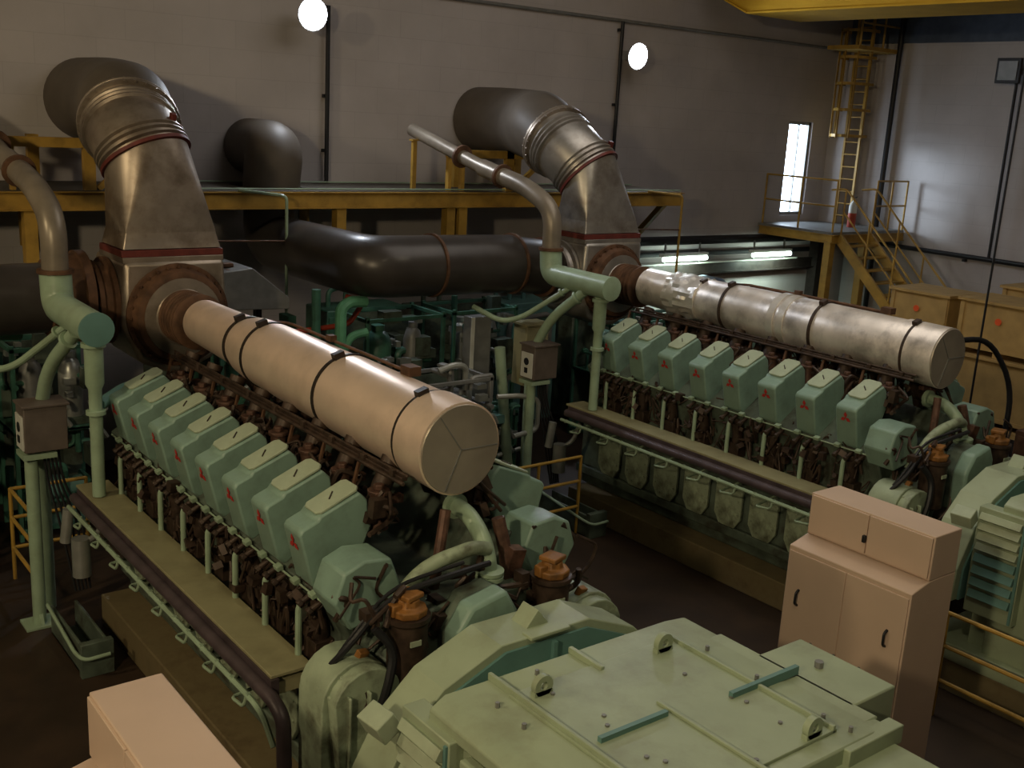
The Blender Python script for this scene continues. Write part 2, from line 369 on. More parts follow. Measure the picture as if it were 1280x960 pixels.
    # manifold cladding
    A, B = V((0, 5.78, 3.03)), V((0, 10.3, 3.1)); ax = B - A
    mm = M_ALU2 if second else M_ALU
    prof = [(0, .325), (.004, .335), (.34, .335), (.345, .322), (.36, .322), (1.55, .318), (1.56, .31), (2.4, .305), (3.1, .295), (3.3, .28), (3.42, .25), (4.0, .235), (4.5, .225)]
    if second: prof = [(0, .32), (.004, .33), (.5, .33), (.505, .315), (2.1, .31), (2.12, .30), (2.5, .30), (3.35, .28), (3.4, .27), (4.5, .25)]
    man = MB().lathe(A, ax, prof, 48).build('exhaust_manifold', mm, eng)
    MB().lathe(A - ax.normalized() * .012, ax, [(0, .318), (.013, .322)], 48).build('end_plate', M_DISC, man)
    sm = MB()
    for t0 in (.0, 2.2, 4.3): 
        d_ = V((math.cos(t0), 0, math.sin(t0))); p = A - ax.normalized() * .014
        sm.bar(p, p + d_ * .31, .010, .006)
    sm.build('plate_seam', M_GREY, man)
    for t, r in ((.35, .327), (1.56, .324), (2.95, .303), (3.42, .262)):
        u = ax.normalized()
        bd = MB().lathe(A + u * (t - .012), ax, [(0, r - .01), (.001, r + .004), (.034, r + .004), (.036, r - .01)], 48)
        bd.obox(A + u * t + V((-.1, 0, r)), (.09, .06, .05), (0, -.3, 0))
        bd.build('strap', M_DARK if not second else M_BROWN, man)
    u = ax.normalized()
    cd = MB(); cd.tube([A + u * .9 + V((.14, 0, .32)), A + u * 1.6 + V((.14, 0, .315)), A + u * 2.9 + V((.16, 0, .29)), A + u * 3.5 + V((.2, 0, .2))], .014, 8, .1)
    cd.tube([A + u * .9 + V((.19, 0, .30)), A + u * 2.9 + V((.2, 0, .27))], .012, 8)
    cd.obox(A + u * .86 + V((.13, 0, .345)), (.10, .13, .07)); cd.obox(A + u * 2.1 + V((.13, 0, .33)), (.06, .08, .05))
    cd.build('sensor_conduit', M_RUST, eng)
    if second:
        cr = MB(); rr = random.Random(4); rg = []
        uu, vv = frame(ax)
        for i in range(9):
            t = 3.42 + i * .07; rg.append([A + u * t + (uu * math.cos(2 * math.pi * j / 40) + vv * math.sin(2 * math.pi * j / 40)) * (.285 + rr.uniform(-.018, .018)) for j in range(40)])
        cr.rings(rg); cr.build('foil_patch', M_CRUMP, man, ang=.25)
        for t in (2.1, 1.95):
            MB().lathe(A + u * t, ax, [(0, .31), (.002, .320), (.10, .320), (.102, .31)], 40).build('bright_band', M_CRUMP, man)
    # front (flywheel) end casing
    fc = MB(); fc.prism([(-.74, .5), (-.80, 1.2), (-.74, 1.75), (-.4, 2.08), (.4, 2.08), (.74, 1.75), (.80, 1.2), (.74, .5)], 'Y', 5.45, 5.85)
    fc.prism([(-.34, 1.5), (-.36, 1.95), (-.22, 2.16), (.02, 2.2), (.12, 2.0), (.12, 1.5)], 'Y', 5.22, 5.5)
    fc.build('end_casing', M_BLOCK, eng, .03)
    vp = MB(); vp.prism([(-.40, 1.45), (-.42, 2.0), (-.30, 2.18), (-.02, 2.24), (.08, 2.08), (.08, 1.45)], 'Y', 5.14, 5.3)
    vp.build('rounded_cover', M_HEAD, eng, .03)
    bp = MB(); bp.tube([(.14, 6.05, 2.52), (.13, 5.80, 2.52), (.12, 5.58, 2.36), (.12, 5.52, 2.1), (.13, 5.48, 1.55)], .062, 14, .22, 8)
    o = bp.build('bent_water_pipe', M_PIPE, eng)
    cl = MB(); cl.lathe((.12, 5.53, 2.14), (0, -.05, 1), [(0, .07), (.005, .10), (.03, .10), (.035, .085), (.045, .10), (.07, .10), (.075, .07)], 18); cl.build('collar', M_PIPE, o)
    cl = MB(); cl.lathe((.14, 5.98, 2.52), (0, 1, 0), [(0, .07), (.003, .095), (.05, .095), (.053, .07)], 18)
    cl.build('collar', M_PIPE, o)
    pk = MB(); pk.tube([(-.24, 5.72, 1.9), (-.2, 5.7, 2.3), (-.12, 5.75, 2.62)], .04, 10, .1); pk.tube([(.3, 5.6, 1.9), (.34, 5.62, 2.2), (.3, 5.7, 2.5)], .05, 10, .1)
    pk.obox((.36, 5.6, 2.15), (.12, .1, .3), (.1, .2, 0)); pk.build('stub_pipes', M_BROWN2, eng)
    hs = MB(); hs.tube([(-1.2, 5.75, 1.55), (-1.05, 5.42, 1.98), (-.75, 5.45, 2.24), (-.3, 5.35, 2.34), (.05, 5.45, 2.3)], .022, 8, .2)
    hs.tube([(-1.15, 5.75, 1.5), (-1.0, 5.45, 2.05), (-.7, 5.5, 2.28), (-.2, 5.4, 2.38)], .014, 8, .2)
    hs.tube([(-.95, 5.3, 1.4), (-.86, 5.25, 1.7), (-.78, 5.3, 1.95), (-.9, 5.36, 2.1)], .03, 8, .15)
    hs.tube([(-.5, 5.3, 1.5), (-.35, 5.2, 1.6), (-.2, 5.3, 1.5)], .025, 8, .1)
    hs.build('rubber_hose', M_BLACK, eng)
    MB().tube([(-1.33, 5.72, 1.0), (-1.2, 5.4, 1.05), (-.6, 5.15, 1.12)], .05, 12, .15).build('drain_branch', M_DKPIPE, eng)
    MB().tube([(-.7, 5.62, 1.95), (-.45, 5.55, 2.34), (-.05, 5.5, 2.42), (.1, 5.55, 2.36)], .05, 12, .2).build('water_rail', M_DOOR, eng)
    tg = MB(); rr = random.Random(31)
    for k in range(46):
        p = V((rr.uniform(-1.05, .95), rr.uniform(5.3, 5.75), rr.uniform(1.5, 2.25))); pts = [p]
        for j in range(3): p = p + V((rr.uniform(-.22, .22), rr.uniform(-.08, .08), rr.uniform(-.2, .2))); pts.append(V((p.x, min(5.8, max(5.2, p.y)), min(2.38, max(1.3, p.z)))))
        tg.tube(pts, rr.choice((.01, .014, .022)), 6, .06, 3)
    for k in range(16): tg.obox((rr.uniform(-.95, .95), rr.uniform(5.35, 5.6), rr.uniform(1.6, 2.15)), (rr.uniform(.05, .14), .1, rr.uniform(.05, .14)), (rr.uniform(-.4, .4),) * 3)
    tag(tg.build('end_pipework', M_BROWN, eng), kind='stuff')
    return eng
M_PLATE = mat('olive_chequer_plate', (.27, .25, .14), .5, var=.12, scale=5, dirt=(.12, .10, .05), dirt_amt=.45, dirt_scale=2)
M_DKPIPE = mat('dark_purple_brown_pipe', (.075, .055, .06), .45, .2, var=.3, scale=6)
engine(XC1, 0, 'large pale green V engine with smooth warm aluminium manifold, nearer of the two engines', False)
engine(XC2, DY2, 'large pale green V engine with scorched patched manifold, in front of the wooden crates', True)

# ---------------------------------------------------------------- generators
def generator(xc, dy, label):
    g = thing('generator', label, 'generator', (xc, 3.4 + dy, .33), 'generators coupled to the engines', (0, 3.4, .33))
    b = MB()
    b.box(-1.0, 1.0, 2.3, 4.5, .33, 1.98)
    b.prism([(-1.05, 1.94), (-1.05, 2.02), (-.95, 2.08), (.81, 2.08), (1.0, 2.06), (1.0, 1.94)], 'Y', 2.9, 4.5)
    b.build('stator_housing', M_MINT, g, .012)
    tp = MB(); tp.box(-.66, .66, 3.02, 4.28, 2.08, 2.10); tp.box(.62, .645, 3.02, 4.3, 2.08, 2.125); tp.box(-.645, -.62, 3.02, 4.5, 2.08, 2.125); tp.box(-.03, .0, 4.2, 4.5, 2.08, 2.12)
    tp.box(-.015, .01, 2.9, 3.75, 2.10, 2.12)
    tp.build('top_plate', M_MINT, g, .004)
    for q in ((-.55, -.05, 3.62, 3.65, 2.10, 2.13), (.40, 1.0, 3.55, 3.58, 2.08, 2.135)): MB().box(*q).build('stiffener_bar', M_TEAL, g)
    for x0, x1, y0, y1, z in ((.8, 1.02, 3.0, 4.19, 2.07), (.98, 1.42, 3.15, 3.86, 2.07)):
        MB().box(x0, x1, y0, y1, 1.1, z).build('air_box', M_MINT, g, .012)
    lo = MB(); lo.box(.1, .95, 2.2, 2.92, 1.5, 1.93); lo.build('terminal_box', M_MINT, g, .012)
    lip = MB(); lip.box(.56, 1.06, 2.86, 2.96, 1.96, 2.075); lip.build('edge_strip', M_MINT, g, .006)
    # louvred side
    lv = MB(); lv.box(-1.10, -.95, 4.22, 4.70, .9, 1.96); lo = lv.build('louvre_frame', M_MINT, g, .008)
    for k in range(4): MB().obox((-1.12, 4.46, 1.87 - k * .10), (.055, .40, .07), (0, .5, 0)).build('louvre', M_CAP, lo, .004)
    for k in range(4): MB().obox((-1.12, 4.46, 1.46 - k * .12), (.045, .40, .08), (0, .35, 0)).build('louvre', M_TEAL, lo, .004)
    MB().box(-1.115, -1.10, 4.23, 4.255, .92, 1.94).build('louvre_post', M_TEAL, lo)
    MB().box(-1.08, -1.0, 2.9, 4.15, 1.1, 1.9).build('side_door', M_MINT, g, .012)
    # lifting lugs
    for x, y in ((-.5, 4.18), (.47, 4.18), (.47, 3.05), (-.5, 3.05)):
        m = MB(); n = 20; rg = []
        for t in (-.02, .02):
            out, inn = [], []
            for i in range(n):
                a = 2 * math.pi * i / n; r = .065; out.append(V((x + r * math.cos(a), y + t, 2.155 + r * math.sin(a)))); inn.append(V((x + .026 * math.cos(a), y + t, 2.16 + .026 * math.sin(a))))
            rg.append((out, inn))
        m.rings([rg[0][1], rg[0][0], rg[1][0], rg[1][1], rg[0][1]], cap=False); m.box(x - .065, x + .065, y - .02, y + .02, 2.08, 2.13)
        m.build('lifting_lug', M_MINT, g)
    rr = random.Random(5)
    for k in range(18):
        x, y = rr.choice((-.75, -.4, 0, .4, .75)) + rr.uniform(-.05, .05), 2.98 + k * .083
        MB().cyl((x, y, 2.07), (x, y, 2.112), .014, n=6).build('bolt', M_GREY, g)
    MB().cyl((1.2, 3.55, 2.07), (1.2, 3.55, 2.11), .028, n=8).build('bolt', M_GREY, g); MB().cyl((.75, 2.5, 1.93), (.75, 2.5, 1.97), .028, n=8).build('bolt', M_GREY, g)
    # flywheel guard
    arc = [(-1.26, 1.0), (-1.24, 1.32), (-1.03, 1.71), (-.78, 1.94), (-.36, 2.11), (.36, 2.11), (.78, 1.94), (1.03, 1.71), (1.24, 1.32), (1.26, 1.0)]
    fg = MB(); inner = [(x * .87, 1.1 + (z - 1.1) * .87) for x, z in arc]
    fg.rings([[V((x, 4.74, z)) for x, z in arc], [V((x, 5.08, z)) for x, z in arc]])
    fg.build('flywheel_guard', M_MINT, g, .008, ang=.2)
    fp = MB(); fp.prism([(x * .93, 1.0 + (z - 1.0) * .955) for x, z in arc], 'Y', 4.72, 4.745); fp.bar((.04, 4.71, 1.3), (.04, 4.71, 2.05), .04, .03)
    fp.build('guard_face', M_TEAL, g)
    tb = MB(); tb.prism([(-.10, 2.10), (0, 2.22), (.10, 2.10)], 'Y', 4.84, 5.0); tb.box(-.16, .16, 4.70, 4.80, 2.10, 2.125); tb.build('guard_bracket', M_MINT, g, .006)
    MB().obox((-1.2, 4.78, 1.84), (.14, .2, .14), (0, -.5, .1)).build('junction_box', M_CAP, g, .008)
    bs = MB(); bs.box(-1.1, 1.1, 2.3, 5.1, .33, .5); bs.box(-.9, .9, 4.45, 4.7, .4, 1.8); bs.build('base_frame', M_MINT, g, .01)
    sh = MB(); sh.lathe((0, 4.4, 1.3), (0, 1, 0), [(0, .45), (1.2, .45)], 32); sh.build('coupling', M_DARK, g)
    return g
generator(XC1, 0, 'mint green generator housing with lifting lugs at the bottom of the view')
generator(XC2 + .02, .12, 'mint green generator with louvred side behind the tall cream cabinet')

# ---------------------------------------------------------------- control cabinets
def cabinet(x, y, label, hidden):
    c = thing('control_cabinet', label, 'cabinet', (x, y, 0), 'cream control cabinets', (0, 0, 0))
    b = MB()
    b.prism([(0, 0), (0, 1.86), (.24, 1.92), (.60, 1.92), (.60, 0)], 'Y', 0, 1.17)
    b.build('lower_body', M_CAB, c, .008)
    u = MB(); u.box(.22, .60, .0, 1.17, 1.92, 2.29); u.build('upper_body', M_CAB, c, .008)
    for y0, y1 in ((.015, .58), (.59, 1.155)):
        d = MB().box(.205, .225, y0, y1, 1.94, 2.275).build('upper_door', M_CAB, c, .004)
        d2 = MB().box(-.012, .004, y0, y1, .12, 1.82).build('lower_door', M_CAB, c, .004)
        h = MB(); yy = y0 + .14 if y0 < .3 else y1 - .14
        h.tube([(-.012, yy, 1.36), (-.05, yy, 1.38), (-.05, yy, 1.48), (-.012, yy, 1.50)], .011, 8, .03); h.build('handle', M_BLACK, d2)
    MB().obox((.195, .60, 2.07), (.03, .03, .06)).build('latch', M_BLACK, c, .004)
    MB().box(-.006, .003, .02, 1.15, 1.02, 1.03).build('seam', M_GREY, c)
    kn = MB()
    for yy in (.35, .6, .83): kn.cyl((-.02, yy, 1.08), (.0, yy, 1.08), .012, n=8)
    kn.build('knob', M_GREY, c)
    return c
cabinet(7.27, 4.11, 'tall cream control cabinet with two tiers standing between the engines', False)
cabinet(1.22, 4.02, 'cream control cabinet seen from above at the bottom left corner', True)

# ---------------------------------------------------------------- exhaust stacks
def sect(c, n, a, b, e, N=40):
    n = V(n).normalized(); u = V((1, 0, 0)); u = (u - n * u.dot(n)).normalized(); v = n.cross(u); out = []
    for i in range(N):
        t = 2 * math.pi * i / N; cs, sn = math.cos(t), math.sin(t)
        k = (abs(cs) ** e + abs(sn) ** e) ** (-1 / e); out.append(V(c) + u * (a * k * cs) + v * (b * k * sn))
    return out
def exhaust(xc, dy, wx, label, m, inlet_cover, c1, n1, c2, n2):
    t = thing('exhaust_stack', label, 'exhaust', (xc, 11.5 + dy, 2.5), 'exhaust stacks of the engines', (xc, 11.5 + dy, 2.5))
    X = lambda x, y, z: V((xc + x, y + dy, z))
    b = MB(); b.prism([(xc - .54, 3.62), (xc - .57, 2.95), (xc - .40, 2.55), (xc - .1, 2.42), (xc + .1, 2.42), (xc + .40, 2.55), (xc + .57, 2.95), (xc + .53, 3.62)], 'Y', 11.02 + dy, 11.98 + dy)
    b.build('turbine_casing', m, t, .05)
    fl = MB(); fl.box(xc - .55, xc + .53, 11.06 + dy, 11.78 + dy, 3.66, 3.73); fl.build('red_flange', M_RED, t, .004)
    f2 = MB(); f2.box(xc - .545, xc + .525, 11.04 + dy, 11.8 + dy, 3.60, 3.66); f2.build('casing_lip', m, t, .004)
    # round front flange, cone and bellows to the manifold
    cn = MB(); cn.lathe(X(0, 11.03, 3.05), (0, -1, 0), [(0, .54), (.02, .545), (.06, .545), (.065, .50), (.17, .47), (.18, .43), (.185, .40), (.19, .30)], 40)
    for k in range(28):
        a = 2 * math.pi * k / 28; p = X(.515 * math.cos(a), 10.97, 3.05 + .515 * math.sin(a)); cn.cyl(p, p - V((0, .03, 0)), .017, n=6)
    cn.build('inlet_cone', M_RUST, t)
    dsk = MB(); dsk.lathe(X(0, 10.845, 3.05), (0, -1, 0), [(0, .41), (.012, .41), (.03, .30), (.06, .27)], 36); dsk.build('cone_face', m, t)
    pr = []
    for k in range(6): pr += [(.0 + k * .075, .235), (.02 + k * .075, .285), (.05 + k * .075, .285), (.07 + k * .075, .235)]
    bl = MB(); bl.lathe(X(0, 10.83, 3.06), (0, -1, .03), pr, 32); bl.build('inlet_bellows', M_RUST, t)
    # side opening towards the air duct
    sd = MB(); sd.lathe(X(-.56, 11.55, 3.15), (-1, 0, 0), [(0, .46), (.05, .46), (.055, .40), (.14, .38), (.145, .43), (.19, .43)], 32); sd.build('side_flange', M_LAG2 if inlet_cover else M_RUST, t)
    # square to round transition and elbow
    n1 = V(n1).normalized(); n2 = V(n2).normalized(); c1 = V(c1); c2 = V(c2); RB = .455
    tr = MB(); N = 40; ring = sect(c1, n1, RB, RB, 2, N)
    zb = 3.90; cr_ = [X(-.49, 11.11, zb), X(.47, 11.11, zb), X(.47, 11.74, zb), X(-.49, 11.74, zb)]
    rv = [tr.bm.verts.new(p) for p in ring]; cv = [tr.bm.verts.new(p) for p in cr_]; lv = [tr.bm.verts.new(X(x, y, 3.74)) for x, y in ((-.53, 11.07), (.51, 11.07), (.51, 11.77), (-.53, 11.77))]
    for i in range(4): tr.bm.faces.new((lv[i], lv[(i + 1) % 4], cv[(i + 1) % 4], cv[i]))
    # ring index: 0 = +x, N/4 = v side (back, down), N/2 = -x, 3N/4 = front
    qd = {1: range(30, 40), 2: range(0, 10), 3: range(10, 20), 0: range(20, 30)}
    for ci, rg in qd.items():
        for i in rg: tr.bm.faces.new((cv[ci], rv[i], rv[(i + 1) % N]))
    for ca, cb, i in ((0, 1, 30), (1, 2, 0), (2, 3, 10), (3, 0, 20)): tr.bm.faces.new((cv[ca], cv[cb], rv[i]))
    tr.build('transition_piece', m, t, .012, ang=.45)
    rf = MB(); rf.lathe(c1 - n1 * .02, n1, [(0, RB), (.002, RB + .035), (.04, RB + .035), (.042, RB)], 40); rf.build('red_ring', M_RED, t)
    ru, rv_ = frame(n1)
    MB().obox(c1 + V((.24, -.14, .40)), (.05, .07, .16), (.3, 0, 0)).build('ring_bracket', M_RED, t, .004)
    L_ = (c2 - c1).length; p1, p2 = c1 + n1 * L_ * .36, c2 - n2 * L_ * .36
    bz = lambda q: c1 * (1 - q) ** 3 + p1 * 3 * q * (1 - q) ** 2 + p2 * 3 * q * q * (1 - q) + c2 * q ** 3
    pr = [(.03, 0)]
    for k in range(3): pr += [(.05 + k * .07, .0), (.07 + k * .07, .03), (.09 + k * .07, .03), (.105 + k * .07, 0)]
    pr += [(.36, .0), (.5, .0), (.64, 0)]
    for k in range(3): pr += [(.68 + k * .07, .0), (.70 + k * .07, .03), (.72 + k * .07, .03), (.735 + k * .07, 0)]
    pr += [(.98, 0)]
    be = MB(); rings = []
    for q, e in pr:
        nq = n1.lerp(n2, q).normalized(); rr_ = RB + (.04 * q) + e; rings.append(sect(bz(q), nq, rr_, rr_, 2, 40))
    be.rings(rings); be.build('expansion_bellows', m, t)
    bf = MB(); R2 = RB + .04; bf.lathe(c2 - n2 * .05, n2, [(0, R2), (.002, R2 + .05), (.035, R2 + .05), (.04, R2 + .03), (.05, R2 + .05), (.08, R2 + .05), (.082, R2)], 40)
    u, v = frame(n2)
    for k in range(30):
        a = 2 * math.pi * k / 30; p = c2 + (u * math.cos(a) + v * math.sin(a)) * (R2 + .035); bf.cyl(p - n2 * .065, p + n2 * .045, .013, n=6)
    bf.build('bolted_ring', M_LAG, t)
    el = MB(); wl = V((wx, FARY - .03, 5.18))
    el.tube([c2 + n2 * .02, c2 + n2 * .42, wl - V((0, 1.3, 0)), wl], (.495, .545), 40, .9, 12)
    el.build('wall_elbow', M_DUCT, t)
    return t
exhaust(XC1, 0, 4.62, 'exhaust stack over the nearer engine, brown stained casing and grey elbow into far wall', M_LAG, False, (4.05, 11.61, 4.63), (-.22, .5, .84), (4.08, 12.2, 4.95), (.22, .88, .40))
exhaust(XC2, DY2, 11.22, 'exhaust stack over the engine by the crates, silvery bellows and dark elbow', M_LAG2, True, (10.48, 11.8, 4.52), (-.25, .65, .72), (10.34, 12.42, 4.96), (.05, .9, .42))

# ---------------------------------------------------------------- air ducts
dct = thing('air_duct', 'dark round air duct dropping from far wall and running to the second engine', 'duct', (7.0, 14.75, 3.3))
MB().tube([(7.0, FARY - .02, 4.62), (7.0, 14.72, 4.62), (6.95, 14.72, 4.2), (6.95, 14.72, 3.9)], .41, 32, .5, 8).build('upper_elbow', M_DUCT, dct)
MB().tube([(6.95, 14.72, 3.92), (6.95, 14.72, 3.3), (6.95, 14.0, 3.3), (7.0, 11.95, 3.3), (7.8, 11.9, 3.3), (9.2, 11.85, 3.28)], .40, 32, .55, 6).build('long_run', M_BLKDUCT, dct)
MB().tube([(9.18, 11.85, 3.28), (9.72, 11.8, 3.22)], .385, 32).build('end_section', M_BLKDUCT, dct)
for p, d in (((6.95, 14.72, 3.9), (0, 0, 1)), ((7.9, 11.9, 3.3), (1, 0, 0)), ((9.19, 11.85, 3.28), (1, 0, 0)), ((9.70, 11.8, 3.22), (1, 0, 0))): MB().lathe(V(p) - V(d) * .02, d, [(0, .38), (.002, .425), (.04, .425), (.042, .38)], 32).build('joint_ring', M_RUST, dct)
dct = thing('air_duct', 'dark round air duct coming in from the left edge to the nearer engine', 'duct', (0, 11.6, 3.2))
MB().tube([(-4.9, 11.6, 3.2), (3.05, 11.6, 3.2)], .36, 32).build('long_run', M_BLKDUCT, dct)
MB().lathe((2.95, 11.6, 3.2), (1, 0, 0), [(0, .36), (.01, .40), (.06, .40), (.07, .37), (.3, .45), (.31, .48), (.40, .48)], 32).build('end_cone', M_RUST, dct)

# ---------------------------------------------------------------- vent header and pipe per engine
def header(dx, dy, label, label2, vlabel):
    t = thing('pipe_header', label, 'pipe', (2.9 + dx, 10.3 + dy, 1.6), 'pale green pipe headers beside the engines')
    X = lambda x, y, z: V((x + dx, y + dy, z))
    MB().tube([X(2.9, 9.72, 3.22), X(2.9, 10.92, 3.23), X(2.9, 10.95, 3.54)], .15, 24, .2, 8).build('header_barrel', M_PIPE, t)
    MB().lathe(X(2.9, 9.725, 3.22), (0, -1, 0), [(0, .158), (.02, .158), (.022, .15)], 28).build('end_cap', M_TEAL if dx < 1 else M_PIPE, t)
    lg = MB(); lg.lathe(X(2.93, 9.93, 3.12), (0, 0, -1), [(0, .075), (.06, .075), (.062, .11), (.10, .11), (.102, .085), (.45, .085), (.50, .06), (.70, .06), (.702, .09), (.74, .09), (.742, .06), (1.54, .06)], 18); lg.build('down_pipe', M_PIPE, t)
    d1 = MB(); d1.tube([X(2.84, 10.15, 3.12), X(2.70, 10.65, 2.68), X(2.70, 11.0, 2.1), X(2.70, 11.0, .05)], .065, 14, .3, 8); d1.lathe(X(2.80, 10.23, 3.04), (-.5, 1, -.8), [(0, .09), (.03, .09)], 16); d1.build('slanting_pipe', M_PIPE, t)
    d2 = MB(); d2.tube([X(2.84, 10.45, 3.12), X(2.5, 11.0, 2.65), X(2.35, 11.25, 2.56), X(2.2, 11.7, 2.7)], .036, 10, .15, 6); d2.lathe(X(2.79, 10.53, 3.06), (-.5, .8, -.65), [(0, .06), (.025, .06)], 14); d2.build('thin_pipe', M_PIPE, t)
    MB().tube([X(2.98, 9.98, 2.45), X(3.4, 10.4, 2.5), X(3.9, 10.6, 2.35)], .06, 12, .2).build('cross_pipe', M_TEAL, t)
    v = thing('vent_pipe', vlabel, 'pipe', (2.9 + dx, 11 + dy, 3.4), 'grey vent pipes over the headers')
    MB().tube([X(2.9, 10.95, 3.54), X(2.9, 10.95, 4.08), X(2.9, 11.5, 4.33), X(2.9, 12.6, 4.53)], .125, 22, .45, 9).build('bent_section', M_VENT, v)
    MB().tube([X(2.9, 12.55, 4.52), X(2.9, 14.5, 4.98)], .10, 22).build('straight_section', M_VENT, v)
    for p, d in ((X(2.9, 10.95, 3.55), V((0, 0, 1))), (X(2.9, 12.1, 4.44), V((0, 1, .2))), (X(2.9, 13.1, 4.65), V((0, 1, .23)))): MB().lathe(p, d, [(0, .12), (.002, .17), (.04, .17), (.042, .12)], 24).build('pipe_flange', M_RUST, v)
    s = thing('control_stand', label2, 'control box', (2.6 + dx, 10.8 + dy, 0), 'control boxes on green stands')
    b = MB(); b.box(2.46 + dx, 2.86 + dx, 10.62 + dy, 10.92 + dy, 1.86, 2.31); bx = b.build('box_body', M_BOX, s, .008)
    b = MB(); b.box(2.44 + dx, 2.88 + dx, 10.60 + dy, 10.94 + dy, 2.31, 2.335); b.build('box_lid', M_BOX, bx, .004)
    b = MB(); b.box(2.445 + dx, 2.462 + dx, 10.65 + dy, 10.89 + dy, 1.88, 2.22); pn = b.build('front_panel', M_WHITE, bx, .004)
    b = MB(); b.cyl((2.438 + dx, 10.77 + dy, 2.10), (2.45 + dx, 10.77 + dy, 2.10), .05, n=16); b.obox((2.44 + dx, 10.77 + dy, 1.98), (.012, .06, .07)); b.build('gauge', M_BLACK, bx)
    st = MB(); st.box(2.44 + dx, 2.75 + dx, 10.62 + dy, 10.90 + dy, 1.79, 1.84); st.cyl(X(2.54, 10.76, .02), X(2.54, 10.76, 1.8), .065, n=16); st.build('post', M_PIPE, s)
    fp = MB(); fp.box(2.38 + dx, 2.72 + dx, 10.62 + dy, 10.9 + dy, 0, .03); fp.prism([(10.64 + dy, .03), (10.88 + dy, .03), (10.82 + dy, .14), (10.70 + dy, .14)], 'X', 2.52 + dx, 2.56 + dx); fp.build('foot_plate', M_PIPE, s, .004)
    if dx > 1: MB().tube([X(2.35, 11.25, 2.2), X(2.62, 11.2, .04)], .075, 14).build('raking_pipe', M_PIPE, s)
    cb = MB()
    for k in range(5):
        x = 2.66 + k * .035; cb.tube([X(x, 10.78, 1.86), X(x + .02, 10.75, 1.5), X(x + .1 + .02 * k, 10.7, 1.1), X(x + .2, 10.6, .35)], .013, 6, .2)
    cb.build('cable', M_BLACK, s)
    mm = MB(); mm.cyl(X(2.78, 10.6, .9), X(2.82, 10.58, 1.25), .055, n=12); mm.cyl(X(2.9, 10.5, .55), X(2.9, 10.5, .95), .09, n=14); mm.tube([X(2.95, 10.5, .9), X(3.05, 10.4, 1.0), X(3.1, 10.35, 1.25)], .03, 10, .1); mm.build('valve_body', M_STEEL, s)
    tr = thing('cable_trough', 'green steel trough on the floor at the foot of the ' + ('nearer' if dx < 1 else 'farther') + ' control box stand', 'trough', (2.85 + dx, 10.0 + dy, 0), 'troughs by the stands')
    q = MB(); q.box(2.58 + dx, 2.84 + dx, 9.5 + dy, 10.5 + dy, 0, .03)
    for x in (2.58, 2.81): q.box(x + dx, x + .03 + dx, 9.5 + dy, 10.5 + dy, 0, .30)
    q.box(2.56 + dx, 2.86 + dx, 9.42 + dy, 9.5 + dy, 0, .34); q.build('tray', M_BLOCK, tr, .006)
    q = MB(); q.tube([X(2.53, 10.4, .36), X(2.53, 9.5, .24), X(2.57, 9.36, .22), X(2.8, 9.34, .24)], .018, 8, .08); q.build('edge_pipe', M_PIPE, tr)
M_VENT = mat('grey_vent_pipe', (.25, .21, .16), .38, .3, var=.25, scale=4)
header(0, 0, 'pale green pipe header with dark green end, left of the nearer engine', 'brown control box on a green post at the left edge',
       'brown grey vent pipe rising towards the far wall at the left edge')
header(XC2 - XC1, DY2, 'pale green pipe header with pale end beside the second engine exhaust', 'dark control box with white panel on green post between the engines',
       'grey vent pipe sloping up to an open end below the dark exhaust elbow')

# ---------------------------------------------------------------- gallery and its supports
gl = thing('steel_gallery', 'long ochre yellow steel gallery along the far wall', 'gallery', (7, 14.7, 3.85))
f = MB(); beam_i(f, (-3, 14, 3.96), (14.75, 14, 3.96), .22, .12); f.build('front_beam', M_YEL, gl)
f = MB(); f.box(-3, 6.5, 14.0, 15.55, 4.06, 4.085); f.box(7.4, 14.75, 14.0, 15.55, 4.06, 4.085); f.box(6.5, 7.4, 14.0, 14.28, 4.06, 4.085); f.box(6.5, 7.4, 15.16, 15.55, 4.06, 4.085); f.build('deck_plate', M_GRATE, gl)
f = MB(); beam_i(f, (-3, 15.45, 3.96), (14.75, 15.45, 3.96), .2, .1); f.build('rear_beam', M_YEL, gl)
for x in (0.4, 3.4, 7.75, 9.75, 12.2, 14.6): MB().box(x - .05, x + .05, 14.06, 15.4, 3.87, 3.96).build('cross_beam', M_YEL, gl)
for x in (-1.2, 3.45, 7.70, 9.62, 9.85):
    MB().box(x - .075, x + .075, 13.98, 14.14, 3.2 if x < 9 else 3.3, 3.86).build('hanger', M_YEL, gl)
for x in (3.45, 7.35): MB().box(x + .1, x + .3, 14.9, 15.0, 3.3, 3.86).build('hanger', M_YEL, gl)
f = MB(); f.bar((14.55, 14.25, 3.85), (14.55, 15.58, 2.55), .10, .10); f.build('strut', M_YEL, gl)
rl = MB()
for y in (14.1, 15.4): rl.cyl((4.9, y, 4.11), (14.8, y, 4.11), .012, n=6)
rl.build('edge_rod', M_PIPE, gl)
